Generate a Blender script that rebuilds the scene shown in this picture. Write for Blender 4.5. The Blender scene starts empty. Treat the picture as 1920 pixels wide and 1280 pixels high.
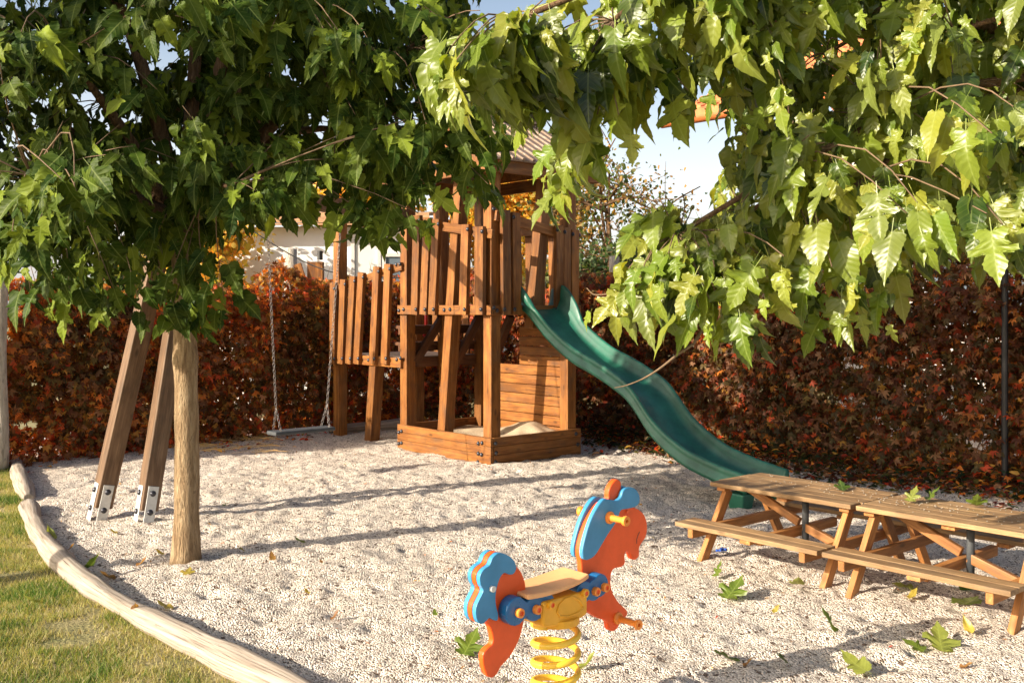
import bpy, math, random
import numpy as np
from mathutils import Vector, Matrix
S = bpy.context.scene
COL = S.collection
RNG = np.random.default_rng(7)
random.seed(7)
F, CX, HY, CH = 1867.0, 960.0, 575.0, 1.5      # focal length, centre, horizon (in the photo's pixels), eye height
def at(px, py, Y): return Vector(((px-CX)/F*Y, Y, CH-(py-HY)/F*Y))
def gnd(px, py):
    Y = CH*F/(py-HY); return Vector(((px-CX)/F*Y, Y, 0))
def V(*a): return Vector(a)

# ------------------------------------------------------------------ bookkeeping
def tag(o, label, cat, group=None):
    o['label'] = label; o['category'] = cat
    if group: o['group'] = group
    return o
RM = {}
def empty(name, loc, rz=0.0, label=None, cat=None, group=None):
    o = bpy.data.objects.new(name, None); COL.objects.link(o)
    o.location = loc; o.rotation_euler = (0, 0, rz); o.empty_display_size = .1
    RM[o.name] = Matrix.Translation(Vector(loc)) @ Matrix.Rotation(rz, 4, 'Z')
    if label: tag(o, label, cat, group)
    return o
def attach(o, par):
    """parent a mesh that was authored in world space"""
    if par is None: return o
    o.parent = par
    if par.name in RM: o.matrix_parent_inverse = RM[par.name].inverted()
    return o
def sub(o, par, M=None):
    """parent under a PART; both authored in world space with own matrices"""
    o.parent = par
    g = par.parent
    o.matrix_parent_inverse = (M or WM.get(par.name, Matrix.Identity(4))).inverted()
    return o
WM = {}
def link(name, me, mat=None, par=None, M=None, smooth=False, bevel=0, kind=None):
    o = bpy.data.objects.new(name, me); COL.objects.link(o)
    if mat is not None:
        for m in (mat if isinstance(mat, (list, tuple)) else [mat]): me.materials.append(m)
    if M is not None: o.matrix_basis = M
    WM[o.name] = M if M is not None else Matrix.Identity(4)
    if smooth: me.polygons.foreach_set('use_smooth', [True]*len(me.polygons))
    if par is not None:
        if par.type == 'EMPTY': attach(o, par)
        else: sub(o, par)
    if bevel:
        b = o.modifiers.new('bevel', 'BEVEL'); b.width = bevel; b.segments = 2; b.limit_method = 'ANGLE'
    if kind: o['kind'] = kind
    return o
class MB:
    def __init__(s): s.v = []; s.f = []; s.m = []
    def add(s, vs, fs, mi=0):
        n = len(s.v); s.v += [tuple(v) for v in vs]
        s.f += [tuple(i+n for i in f) for f in fs]; s.m += [mi]*len(fs)
    def box(s, a, b, mi=0):
        x0,y0,z0 = a; x1,y1,z1 = b
        s.add([(x0,y0,z0),(x1,y0,z0),(x1,y1,z0),(x0,y1,z0),(x0,y0,z1),(x1,y0,z1),(x1,y1,z1),(x0,y1,z1)],
              [(0,3,2,1),(4,5,6,7),(0,1,5,4),(1,2,6,5),(2,3,7,6),(3,0,4,7)], mi)
    def obox(s, p0, p1, w, t, up, mi=0):
        """box along p0-p1, width w across, thickness t along up"""
        p0, p1, up = Vector(p0), Vector(p1), Vector(up)
        x = (p1-p0).normalized(); z = (up - x*up.dot(x)).normalized(); y = z.cross(x)
        vs = []
        for p in (p0, p1):
            for a, b in ((-1,-1),(1,-1),(1,1),(-1,1)): vs.append(p + y*(a*w/2) + z*(b*t/2))
        s.add(vs, [(0,3,2,1),(4,5,6,7),(0,1,5,4),(1,2,6,5),(2,3,7,6),(3,0,4,7)], mi)
    def tube(s, pts, rs, n=8, mi=0, cap=True, closed=False):
        pts = [Vector(p) for p in pts]; N = len(pts)
        if not hasattr(rs, '__len__'): rs = [rs]*N
        ref = None; rings = []
        for i, p in enumerate(pts):
            if closed: d = pts[(i+1) % N]-pts[i-1]
            else: d = pts[min(i+1, N-1)]-pts[max(i-1, 0)]
            d.normalize()
            if ref is None: ref = d.orthogonal().normalized()
            ref = (ref - d*ref.dot(d)).normalized(); b = d.cross(ref)
            rings.append([p + (ref*math.cos(2*math.pi*k/n)+b*math.sin(2*math.pi*k/n))*rs[i] for k in range(n)])
        vs = [v for r in rings for v in r]; fs = []
        for i in range(N if closed else N-1):
            j = (i+1) % N
            for k in range(n):
                k2 = (k+1) % n; fs.append((i*n+k, i*n+k2, j*n+k2, j*n+k))
        if cap and not closed: fs += [tuple(range(n-1, -1, -1)), tuple((N-1)*n+k for k in range(n))]
        s.add(vs, fs, mi)
    def lathe(s, c, d, prof, n=16, mi=0):
        d = Vector(d).normalized(); a = d.orthogonal().normalized(); b = d.cross(a)
        vs = [Vector(c)+d*h+(a*math.cos(2*math.pi*k/n)+b*math.sin(2*math.pi*k/n))*r for h, r in prof for k in range(n)]
        s.add(vs, [(i*n+k, i*n+(k+1) % n, (i+1)*n+(k+1) % n, (i+1)*n+k) for i in range(len(prof)-1) for k in range(n)], mi)
    def cyl(s, p0, p1, r, n=12, mi=0, r1=None): s.tube([p0, p1], [r, r if r1 is None else r1], n, mi)
    def mesh(s, name):
        me = bpy.data.meshes.new(name); me.from_pydata(s.v, [], s.f)
        if any(s.m): me.polygons.foreach_set('material_index', s.m)
        me.update(); return me
    def build(s, name, mat, par=None, smooth=False, bevel=0, kind=None):
        return link(name, s.mesh(name), mat, par, smooth=smooth, bevel=bevel, kind=kind)
def beam(name, p0, p1, w, t, up, mat, par=None, bevel=.004, chamfer=False):
    """a plank or post: local x is its length, so that the grain runs along it"""
    p0, p1, up = Vector(p0), Vector(p1), Vector(up)
    L = (p1-p0).length
    x = (p1-p0).normalized(); z = (up - x*up.dot(x)).normalized(); y = z.cross(x)
    M = Matrix((x, y, z)).transposed().to_4x4(); M.translation = (p0+p1)/2
    m = MB(); m.box((-L/2, -w/2, -t/2), (L/2, w/2, t/2))
    return link(name, m.mesh(name), mat, par, M=M, bevel=bevel)
def np_mesh(name, verts, faces, mat, par=None, col=None, uv=None, smooth=True, kind=None):
    """faces: (n,3) or (n,4) int array"""
    me = bpy.data.meshes.new(name)
    nv, (nf, k) = len(verts), faces.shape
    me.vertices.add(nv); me.vertices.foreach_set('co', np.ascontiguousarray(verts, np.float32).ravel())
    me.loops.add(nf*k); me.polygons.add(nf)
    me.loops.foreach_set('vertex_index', faces.astype(np.int32).ravel())
    me.polygons.foreach_set('loop_start', np.arange(0, nf*k, k, dtype=np.int32))
    me.update(calc_edges=True)
    if col is not None:
        a = me.attributes.new('Col', 'FLOAT_COLOR', 'POINT')
        a.data.foreach_set('color', np.ascontiguousarray(np.c_[col, np.ones(nv)], np.float32).ravel())
    if uv is not None:
        a = me.attributes.new('LeafUV', 'FLOAT2', 'POINT')
        a.data.foreach_set('vector', np.ascontiguousarray(uv, np.float32).ravel())
    me.validate(); me.update()
    return link(name, me, mat, par, smooth=smooth, kind=kind)

# ------------------------------------------------------------------ materials
def newmat(name):
    m = bpy.data.materials.new(name); m.use_nodes = True
    nt = m.node_tree; b = nt.nodes['Principled BSDF']; return m, nt, b
def N(nt, t, **kw):
    n = nt.nodes.new(t)
    for k, v in kw.items():
        if k.startswith('i_'):
            key = k[2:]; n.inputs[int(key) if key.isdigit() else key].default_value = v
        else: setattr(n, k, v)
    return n
def ramp(nt, fac, stops, interp='LINEAR'):
    r = nt.nodes.new('ShaderNodeValToRGB'); r.color_ramp.interpolation = interp
    el = r.color_ramp.elements
    while len(el) < len(stops): el.new(.5)
    for e, (p, c) in zip(el, stops): e.position = p; e.color = (*c, 1) if len(c) == 3 else c
    nt.links.new(fac, r.inputs[0]); return r.outputs[0]
def mixc(nt, fac, a, b, mode='MIX'):
    n = nt.nodes.new('ShaderNodeMix'); n.data_type = 'RGBA'; n.blend_type = mode
    for s, v in ((n.inputs[0], fac), (n.inputs[6], a), (n.inputs[7], b)):
        if hasattr(v, 'is_linked') or isinstance(v, bpy.types.NodeSocket): nt.links.new(v, s)
        elif isinstance(v, (int, float)): s.default_value = v
        else: s.default_value = (*v, 1)
    return n.outputs[2]
def math_(nt, op, a, b=0.0, c=None):
    n = nt.nodes.new('ShaderNodeMath'); n.operation = op
    for s, v in zip(n.inputs, (a, b, c)):
        if v is None: continue
        if isinstance(v, bpy.types.NodeSocket): nt.links.new(v, s)
        else: s.default_value = v
    return n.outputs[0]
def bump(nt, b, h, strength=.5, dist=.01, chain=None):
    n = N(nt, 'ShaderNodeBump'); n.inputs['Strength'].default_value = strength; n.inputs['Distance'].default_value = dist
    nt.links.new(h, n.inputs['Height'])
    if chain: nt.links.new(chain, n.inputs['Normal'])
    if b is not None: nt.links.new(n.outputs[0], b.inputs['Normal'])
    return n.outputs[0]
def objco(nt, scale=(1,1,1), rnd=True):
    tc = N(nt, 'ShaderNodeTexCoord'); mp = N(nt, 'ShaderNodeMapping'); mp.inputs['Scale'].default_value = scale
    if rnd:
        oi = N(nt, 'ShaderNodeObjectInfo'); vm = N(nt, 'ShaderNodeVectorMath', operation='SCALE'); 
        cb = N(nt, 'ShaderNodeCombineXYZ')
        for i in range(3): nt.links.new(oi.outputs['Random'], cb.inputs[i])
        nt.links.new(cb.outputs[0], vm.inputs[0]); vm.inputs['Scale'].default_value = 37.0
        ad = N(nt, 'ShaderNodeVectorMath', operation='ADD')
        nt.links.new(tc.outputs['Object'], ad.inputs[0]); nt.links.new(vm.outputs[0], ad.inputs[1])
        nt.links.new(ad.outputs[0], mp.inputs[0]); return mp.outputs[0], oi.outputs['Random']
    nt.links.new(tc.outputs['Object'], mp.inputs[0]); return mp.outputs[0], None
def wood(name, dark, mid, light, rough=.55, grain=1.0, spec=.35, wear=.6):
    m, nt, b = newmat(name)
    co, rnd = objco(nt, (1.1, 14*grain, 14*grain))
    n1 = N(nt, 'ShaderNodeTexNoise', i_Scale=2.2, i_Detail=6.0, i_Roughness=.6, i_Distortion=.6); nt.links.new(co, n1.inputs['Vector'])
    co2, _ = objco(nt, (2.2, 60*grain, 60*grain))
    n2 = N(nt, 'ShaderNodeTexNoise', i_Scale=2.5, i_Detail=5.0); nt.links.new(co2, n2.inputs['Vector'])
    co3, _ = objco(nt, (4, 9, 9))
    kn = N(nt, 'ShaderNodeTexVoronoi', i_Scale=1.0); nt.links.new(co3, kn.inputs['Vector'])
    c = ramp(nt, n1.outputs[0], [(.3, dark), (.5, mid), (.7, light)])
    c = mixc(nt, math_(nt, 'MULTIPLY', ramp(nt, n2.outputs[0], [(.42, (0,0,0)), (.62, (1,1,1))]), .55), c, [x*.62 for x in mid])
    c = mixc(nt, ramp(nt, kn.outputs['Distance'], [(.07, (.75,.75,.75)), (.17, (0,0,0))]), c, [x*.4 for x in dark])
    co4, _ = objco(nt, (1.5, 3, 3))
    n4 = N(nt, 'ShaderNodeTexNoise', i_Scale=3.0, i_Detail=4.0); nt.links.new(co4, n4.inputs['Vector'])
    c = mixc(nt, math_(nt, 'MULTIPLY', ramp(nt, n4.outputs[0], [(.45, (0,0,0)), (.7, (1,1,1))]), .3), c, [min(1, x*1.25+.02) for x in light])
    co5, _ = objco(nt, (.9, 2.2, 2.2))
    n5 = N(nt, 'ShaderNodeTexNoise', i_Scale=4.0, i_Detail=7.0, i_Roughness=.7); nt.links.new(co5, n5.inputs['Vector'])
    g_ = sum(mid)/3
    c = mixc(nt, ramp(nt, n5.outputs[0], [(.50, (0,0,0)), (.72, (wear,wear,wear))]), c, (g_*.75, g_*.55, g_*.38))
    hs = N(nt, 'ShaderNodeHueSaturation'); nt.links.new(c, hs.inputs['Color'])
    nt.links.new(math_(nt, 'MULTIPLY_ADD', rnd, .42, .76), hs.inputs['Value'])
    nt.links.new(hs.outputs[0], b.inputs['Base Color'])
    b.inputs['Specular IOR Level'].default_value = spec
    nt.links.new(ramp(nt, n1.outputs[0], [(.3, (rough+.12,)*3), (.7, (rough-.08,)*3)]), b.inputs['Roughness'])
    bump(nt, b, n2.outputs[0], .35, .004)
    return m
def plain(name, c, rough=.5, metal=0, spec=.5, var=.12, nscale=8, bstr=.0, bscale=120, coat=0):
    m, nt, b = newmat(name)
    co, rnd = objco(nt, (1,1,1))
    n1 = N(nt, 'ShaderNodeTexNoise', i_Scale=nscale, i_Detail=6.0, i_Roughness=.65); nt.links.new(co, n1.inputs['Vector'])
    cc = ramp(nt, n1.outputs[0], [(.3, [x*(1-var) for x in c]), (.7, [min(1, x*(1+var)+var*.02) for x in c])])
    nt.links.new(cc, b.inputs['Base Color'])
    nt.links.new(ramp(nt, n1.outputs[0], [(.3, (rough+.07,)*3), (.7, (max(.02, rough-.07),)*3)]), b.inputs['Roughness'])
    b.inputs['Metallic'].default_value = metal; b.inputs['Specular IOR Level'].default_value = spec
    b.inputs['Coat Weight'].default_value = coat
    if bstr:
        n2 = N(nt, 'ShaderNodeTexNoise', i_Scale=bscale, i_Detail=4.0); nt.links.new(co, n2.inputs['Vector'])
        bump(nt, b, n2.outputs[0], bstr, .003)
    return m
def leafmat(name, trans=.3, rough=.42, veins=True, spec=.5, back=1.25):
    m, nt, b = newmat(name)
    a = N(nt, 'ShaderNodeAttribute', attribute_name='Col'); c = a.outputs['Color']
    geo = N(nt, 'ShaderNodeNewGeometry')
    if veins:
        u = N(nt, 'ShaderNodeAttribute', attribute_name='LeafUV'); sp = N(nt, 'ShaderNodeSeparateXYZ'); nt.links.new(u.outputs['Vector'], sp.inputs[0])
        ax = math_(nt, 'ABSOLUTE', sp.outputs[0])
        mid = ramp(nt, ax, [(.008, (1,1,1)), (.028, (0,0,0))])
        w = math_(nt, 'SINE', math_(nt, 'MULTIPLY', math_(nt, 'SUBTRACT', sp.outputs[1], math_(nt, 'MULTIPLY', ax, .75)), 46.0))
        vn = ramp(nt, w, [(.82, (0,0,0)), (.97, (1,1,1))])
        vv = math_(nt, 'MAXIMUM', mid, math_(nt, 'MULTIPLY', vn, .26))
        c2 = mixc(nt, math_(nt, 'MULTIPLY', vv, .5), c, mixc(nt, .5, c, (.42,.5,.16)))
        bump(nt, b, w, .12, .004)
        tcn = N(nt, 'ShaderNodeTexNoise', i_Scale=9.0, i_Detail=3.0)
        tc = N(nt, 'ShaderNodeTexCoord'); nt.links.new(tc.outputs['Object'], tcn.inputs['Vector'])
        c = mixc(nt, ramp(nt, tcn.outputs[0], [(.4, (0,0,0)), (.75, (.45,.45,.45))]), c2, mixc(nt, .6, c2, (.20,.24,.03)))
    cb = mixc(nt, geo.outputs['Backfacing'], c, mixc(nt, 1.0, c, (back, back*.98, back*1.05), 'MULTIPLY'))
    nt.links.new(cb, b.inputs['Base Color'])
    b.inputs['Roughness'].default_value = rough; b.inputs['Specular IOR Level'].default_value = spec
    tr = N(nt, 'ShaderNodeBsdfTranslucent'); 
    nt.links.new(mixc(nt, 1.0, c, (1.9, 1.7, .7), 'MULTIPLY'), tr.inputs['Color'])
    ms = N(nt, 'ShaderNodeMixShader'); ms.inputs[0].default_value = trans
    nt.links.new(b.outputs[0], ms.inputs[1]); nt.links.new(tr.outputs[0], ms.inputs[2])
    nt.links.new(ms.outputs[0], nt.nodes['Material Output'].inputs['Surface'])
    return m
M = {}
M['tower'] = wood('stained_timber', (.115,.036,.008), (.225,.080,.014), (.37,.155,.033), rough=.55)
M['tower_shade'] = wood('shade_tinted_timber', (.07,.028,.012), (.11,.045,.018), (.16,.068,.03))  # tower timber darkened to hold the shade inside and under the deck
M['swingwood'] = wood('weathered_brown_timber', (.09,.048,.024), (.155,.088,.046), (.26,.16,.09))
M['table'] = wood('table_timber', (.19,.105,.045), (.30,.175,.078), (.43,.28,.14), rough=.6)
M['table_under'] = wood('table_frame_timber', (.24,.095,.028), (.36,.15,.042), (.48,.23,.075), rough=.55)
M['roofwood'] = wood('grey_roof_timber', (.20,.13,.09), (.32,.23,.17), (.48,.37,.29), rough=.8)
M['bark'] = None
M['bolt'] = plain('bolt_metal', (.05,.05,.06), .35, .6, var=.2)
M['galv'] = plain('galvanised_metal', (.62,.62,.60), .5, .35, var=.12, nscale=25)
M['bluecap'] = plain('blue_cap', (.03,.05,.25), .35)
M['chain'] = plain('chain_metal', (.22,.20,.19), .5, .6)
M['rubber'] = plain('black_rubber', (.05,.055,.06), .7, bstr=.2)
M['orange'] = plain('orange_board', (.84,.095,.008), .45, var=.13, bstr=.06, bscale=300)
M['blue'] = plain('blue_board', (.045,.25,.47), .45, var=.14, bstr=.06, bscale=300)
M['bluedark'] = plain('blue_plastic', (.01,.13,.33), .3, var=.05)
M['yellow'] = plain('yellow_plastic', (.82,.40,.02), .42, var=.12)
M['spring'] = plain('yellow_spring_paint', (.85,.55,.05), .35, var=.05)
M['handle'] = plain('light_orange_plastic', (.85,.27,.035), .38, var=.04)
M['seatboard'] = plain('tan_seat_board', (.80,.41,.17), .55, var=.14, bstr=.05, bscale=250)
M['redbolt'] = plain('red_orange_cap', (.85,.13,.03), .35, var=.03)
M['red'] = plain('red_plastic', (.6,.02,.02), .35)
M['slide'] = plain('green_slide_plastic', (.011,.115,.070), .42, var=.38, nscale=5, spec=.6, bstr=.05, bscale=60)
M['white'] = plain('white_render', (.82,.81,.79), .8, var=.03)
M['greyframe'] = plain('grey_frame', (.55,.53,.5), .6, var=.08)
M['glass'] = plain('window_glass', (.12,.15,.18), .08, var=.05)
M['fascia'] = wood('fascia_timber', (.35,.18,.09), (.5,.28,.14), (.6,.36,.2))
M['terracotta'] = plain('terracotta_tile', (.62,.22,.08), .75, var=.3, nscale=6)
M['gutter'] = plain('copper_brown_gutter', (.55,.16,.05), .4, var=.1)
M['blackmetal'] = plain('black_metal', (.02,.02,.022), .4, .3)
M['cable'] = plain('black_cable', (.02,.02,.02), .6)
M['leaf'] = leafmat('tree_leaf', .33, .36)
M['creeper'] = leafmat('creeper_leaf', .46, .5, veins=False, spec=.3, back=1.1)
M['leaf_shade'] = leafmat('shaded_tree_leaf', .22, .5, spec=.10)  # dimmer copy of tree_leaf, with the left crown's shade put into it
M['grassblade'] = leafmat('grass_blade', .3, .6, veins=False, spec=.2, back=1.0)
def barkmat(name, a, b_, c_, scale=1.0):
    m, nt, b = newmat(name)
    co, _ = objco(nt, (9*scale, 9*scale, 1.8*scale), rnd=False)
    n1 = N(nt, 'ShaderNodeTexNoise', i_Scale=4.0, i_Detail=8.0, i_Roughness=.7, i_Distortion=.4); nt.links.new(co, n1.inputs['Vector'])
    n3 = N(nt, 'ShaderNodeTexNoise', i_Scale=9.0, i_Detail=5.0, i_Distortion=.8); nt.links.new(co, n3.inputs['Vector'])
    c = ramp(nt, n1.outputs[0], [(.32, a), (.52, b_), (.72, c_)])
    c = mixc(nt, ramp(nt, n3.outputs[0], [(.33, (.55,.55,.55)), (.42, (0,0,0))]), c, [x*.45 for x in a])
    nt.links.new(c, b.inputs['Base Color']); b.inputs['Roughness'].default_value = .85; b.inputs['Specular IOR Level'].default_value = .2
    h = math_(nt, 'ADD', n1.outputs[0], math_(nt, 'MULTIPLY', n3.outputs[0], .6))
    bump(nt, b, h, 1.0, .03)
    return m
M['bark'] = barkmat('tan_bark', (.17,.105,.055), (.33,.23,.13), (.50,.38,.24), .8)
M['branch'] = barkmat('branch_bark', (.12,.07,.035), (.22,.13,.07), (.34,.22,.13))
M['twig'] = plain('twig_bark', (.15,.095,.05), .8, var=.3, nscale=20)
M['log'] = barkmat('peeled_log', (.46,.38,.30), (.62,.53,.44), (.74,.66,.57), .6)
M['greypost'] = barkmat('grey_weathered_post', (.32,.28,.23), (.46,.41,.34), (.6,.54,.46), .6)
# ------------------------------------------------------------------ the play yard's axes
eR = V(.755, .656, 0); eL = V(-.656, .755, 0); UP = V(0, 0, 1)
C0 = V(-.203, 9.46, 0)
def T(r, l, z): return C0 + eR*r + eL*l + UP*z
def onL(px, py, r=0.0):
    C = C0+eR*r; k = (px-CX)/F; l = (k*C.y-C.x)/(eL.x-k*eL.y); Y = C.y+l*eL.y
    return l, CH-(py-HY)*Y/F
def onR(px, py, l=0.0):
    C = C0+eL*l; k = (px-CX)/F; r = (k*C.y-C.x)/(eR.x-k*eR.y); Y = C.y+r*eR.y
    return r, CH-(py-HY)*Y/F
def smooth_noise(x, y, cell, seed):
    r = np.random.default_rng(seed).random((512, 512)); u = x/cell+200; v = y/cell+200
    i = np.floor(u).astype(int); j = np.floor(v).astype(int); fu = u-i; fv = v-j
    fu = fu*fu*(3-2*fu); fv = fv*fv*(3-2*fv); i %= 511; j %= 511
    return ((r[i, j]*(1-fu)+r[i+1, j]*fu)*(1-fv)+(r[i, j+1]*(1-fu)+r[i+1, j+1]*fu)*fv)-.5

# ------------------------------------------------------------------ ground
LOG1 = [gnd(*p) for p in [(27,862),(33,885),(44,915),(53,938)]]
LOG2 = [gnd(*p) for p in [(52,950),(66,992),(92,1032),(130,1072),(185,1116),(262,1162),(345,1204),(430,1246),(520,1288),(640,1345),(800,1420),(1000,1490)]]
LOGC = [V(-5.4, 10.2, 0)] + LOG1 + LOG2 + [V(.8, 2.0, 0), V(2.5, 1.2, 0)]
def poly_side(x, y, P):
    """signed distance to an open polyline, positive to its right (gravel side)"""
    best = np.full(x.shape, 1e9); sgn = np.ones(x.shape)
    for a, b in zip(P[:-1], P[1:]):
        dx, dy = b.x-a.x, b.y-a.y; L2 = dx*dx+dy*dy
        t = np.clip(((x-a.x)*dx+(y-a.y)*dy)/L2, 0, 1)
        d = np.hypot(x-a.x-t*dx, y-a.y-t*dy)
        c = dx*(y-a.y)-dy*(x-a.x)
        m = d < best; best = np.where(m, d, best); sgn = np.where(m, np.sign(c), sgn)
    return best*sgn
# the gravel lies on the LEFT-hand side when walking from far to near (sign +)
HL0, HLd = V(-4.9, 9.75, 0), V(.682, .731, 0).normalized()        # creeper wall at the left, running back
HC = HL0 + HLd*5.72                                            # the corner behind the tower
HRd = V(.70, -.71, 0).normalized()
def hedge_dist(x, y):
    """metres in front of the creeper walls (negative: inside / behind)"""
    nL = V(HLd.y, -HLd.x, 0); nR = V(-HRd.y, HRd.x, 0)
    if nR.y > 0: nR = -nR
    dl = (x-HC.x)*nL.x+(y-HC.y)*nL.y; dr = (x-HC.x)*nR.x+(y-HC.y)*nR.y
    return np.minimum(dl, dr)
def ground_h(x, y):
    h = .018*smooth_noise(x, y, .55, 1)+.018*smooth_noise(x, y, .19, 2)+.019*smooth_noise(x, y, .085, 3)+.013*smooth_noise(x, y, .04, 4)
    return h
m, nt, b = newmat('gravel')
tc = N(nt, 'ShaderNodeTexCoord')
vo = N(nt, 'ShaderNodeTexVoronoi', i_Scale=112.0); nt.links.new(tc.outputs['Object'], vo.inputs['Vector'])
sx = N(nt, 'ShaderNodeSeparateColor'); nt.links.new(vo.outputs['Color'], sx.inputs[0])
c = ramp(nt, sx.outputs[0], [(0, (.13,.095,.07)), (.06, (.27,.205,.155)), (.17, (.50,.415,.335)), (.32, (.68,.59,.495)), (.75, (.79,.70,.60)), (1, (.92,.84,.75))])
ln = N(nt, 'ShaderNodeTexNoise', i_Scale=1.6, i_Detail=6.0, i_Roughness=.6); nt.links.new(tc.outputs['Object'], ln.inputs['Vector'])
c = mixc(nt, ramp(nt, ln.outputs[0], [(.4, (0,0,0)), (.7, (.3,.3,.3))]), c, mixc(nt, 1.0, c, (.80,.74,.66), 'MULTIPLY'))
v2 = N(nt, 'ShaderNodeTexVoronoi', i_Scale=55.0); nt.links.new(tc.outputs['Object'], v2.inputs['Vector'])
s2 = N(nt, 'ShaderNodeSeparateColor'); nt.links.new(v2.outputs['Color'], s2.inputs[0])
c = mixc(nt, ramp(nt, s2.outputs[1], [(.0, (1,1,1)), (.03, (0,0,0))], 'CONSTANT'), c, (.17,.12,.09))
nt.links.new(c, b.inputs['Base Color']); b.inputs['Roughness'].default_value = .85; b.inputs['Specular IOR Level'].default_value = .25
h = math_(nt, 'SUBTRACT', 1.0, math_(nt, 'MULTIPLY', vo.outputs['Distance'], 1.0))
bump(nt, b, h, 1.0, .014)
M['gravel'] = m
def grid(x0, x1, y0, y1, d):
    xs = np.arange(x0, x1+d/2, d); ys = np.arange(y0, y1+d/2, d)
    X, Y = np.meshgrid(xs, ys); nx, ny = len(xs), len(ys)
    i = np.arange(nx*ny).reshape(ny, nx)
    f = np.stack([i[:-1,:-1], i[:-1,1:], i[1:,1:], i[1:,:-1]], -1).reshape(-1, 4)
    return X.ravel(), Y.ravel(), f
X, Y, f = grid(-5.6, 6.6, .8, 13.4, .02)
Z = ground_h(X, Y)+.006*smooth_noise(X, Y, .021, 14)
rg = np.random.default_rng(5)
Zp = np.zeros_like(Z)
for k in range(2600):                                      # footprints and scuffs
    cx, cy = rg.uniform(-4, 4.5), rg.uniform(2.8, 10.5); r = rg.uniform(.025, .075); a = rg.uniform(-.026, .010)
    e = rg.uniform(.5, 1.6); th = rg.uniform(0, 3.14)
    mk = (abs(X-cx) < .28) & (abs(Y-cy) < .28)
    dx, dy = X[mk]-cx, Y[mk]-cy; u = dx*math.cos(th)+dy*math.sin(th); v = -dx*math.sin(th)+dy*math.cos(th)
    Zp[mk] += a*np.exp(-(u*u/(r*r*e)+v*v*e/(r*r)))
Z = Z+np.clip(Zp, -.038, .02)
sd = poly_side(X, Y, LOGC)
Z = np.where(sd < .0, -.12, Z); 
np_mesh('gravel', np.c_[X, Y, Z], f, M['gravel'], kind='structure')
def zg(x, y):
    return float(ground_h(np.array([x]), np.array([y]))[0])

m, nt, b = newmat('lawn_soil')
tc = N(nt, 'ShaderNodeTexCoord')
n1 = N(nt, 'ShaderNodeTexNoise', i_Scale=1.7, i_Detail=8.0, i_Roughness=.65); nt.links.new(tc.outputs['Object'], n1.inputs['Vector'])
n2 = N(nt, 'ShaderNodeTexNoise', i_Scale=60.0, i_Detail=4.0); nt.links.new(tc.outputs['Object'], n2.inputs['Vector'])
c = ramp(nt, n1.outputs[0], [(.35, (.15,.16,.05)), (.5, (.27,.235,.10)), (.66, (.40,.32,.17))])
c = mixc(nt, ramp(nt, n2.outputs[0], [(.4, (.6,.6,.6)), (.6, (0,0,0))]), c, (.14,.12,.04))
nt.links.new(c, b.inputs['Base Color']); b.inputs['Roughness'].default_value = .95; bump(nt, b, n2.outputs[0], .8, .02)
M['lawn'] = m
X, Y, f = grid(-600, 600, -600, 600, 50)
np_mesh('ground', np.c_[X, Y, np.full_like(X, -.06)], f, M['lawn'], kind='structure')
X, Y, f = grid(-7, .6, 1.4, 11.5, .06)
sd = poly_side(X, Y, LOGC)
Z = -.012+.02*smooth_noise(X, Y, .3, 9)+.02*smooth_noise(X, Y, 1.1, 8)
Z = np.where(sd > .06, -.2, Z)
np_mesh('lawn', np.c_[X, Y, Z], f, M['lawn'], kind='structure')
# grass blades
rg = np.random.default_rng(11)
n = 520000
x = rg.uniform(-5.2, -.2, n); y = rg.uniform(3.0, 10.6, n)
sd = poly_side(x, y, LOGC)
pxx = CX+F*x/y
dens = smooth_noise(x, y, .35, 21)+.6*smooth_noise(x, y, .12, 22)
k = (sd < -.03) & (pxx > -120) & (dens > -.32+rg.uniform(-.2, .2, n)) & (y < 3+1.9*4)
x, y, dens = x[k], y[k], dens[k]; n = len(x)
h = rg.uniform(.018, .042, n)*(1+.6*np.clip(dens, -.3, .5)); th = rg.uniform(0, 2*np.pi, n); w = rg.uniform(.0016, .003, n)
lean = rg.uniform(.1, 1.1, n); ph = rg.uniform(0, 2*np.pi, n)
z0 = -.012+.02*smooth_noise(x, y, .3, 9)+.02*smooth_noise(x, y, 1.1, 8)
base = np.c_[x, y, z0-.003]
side = np.c_[np.cos(th), np.sin(th), 0*th]*w[:, None]
tip = base+np.c_[np.cos(ph)*lean*h, np.sin(ph)*lean*h, h]
vs = np.stack([base-side, base+side, tip], 1).reshape(-1, 3)
gcol = np.array([(.16,.22,.045),(.23,.265,.065),(.35,.33,.13),(.08,.155,.025),(.46,.39,.21)])
gi = np.clip((1.8-4.2*dens+rg.normal(0, 1.0, n)), 0, 4).astype(int)
gi = np.where(gi == 0, 3, np.where(gi == 3, 2, gi)); gi = np.where(rg.random(n) < .10, 4, gi)
cc = np.repeat(gcol[gi]*rg.uniform(.8, 1.2, (n, 1)), 3, 0)
np_mesh('grass', vs, np.arange(3*n).reshape(-1, 3), M['grassblade'], col=cc, smooth=False, kind='stuff')

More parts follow.
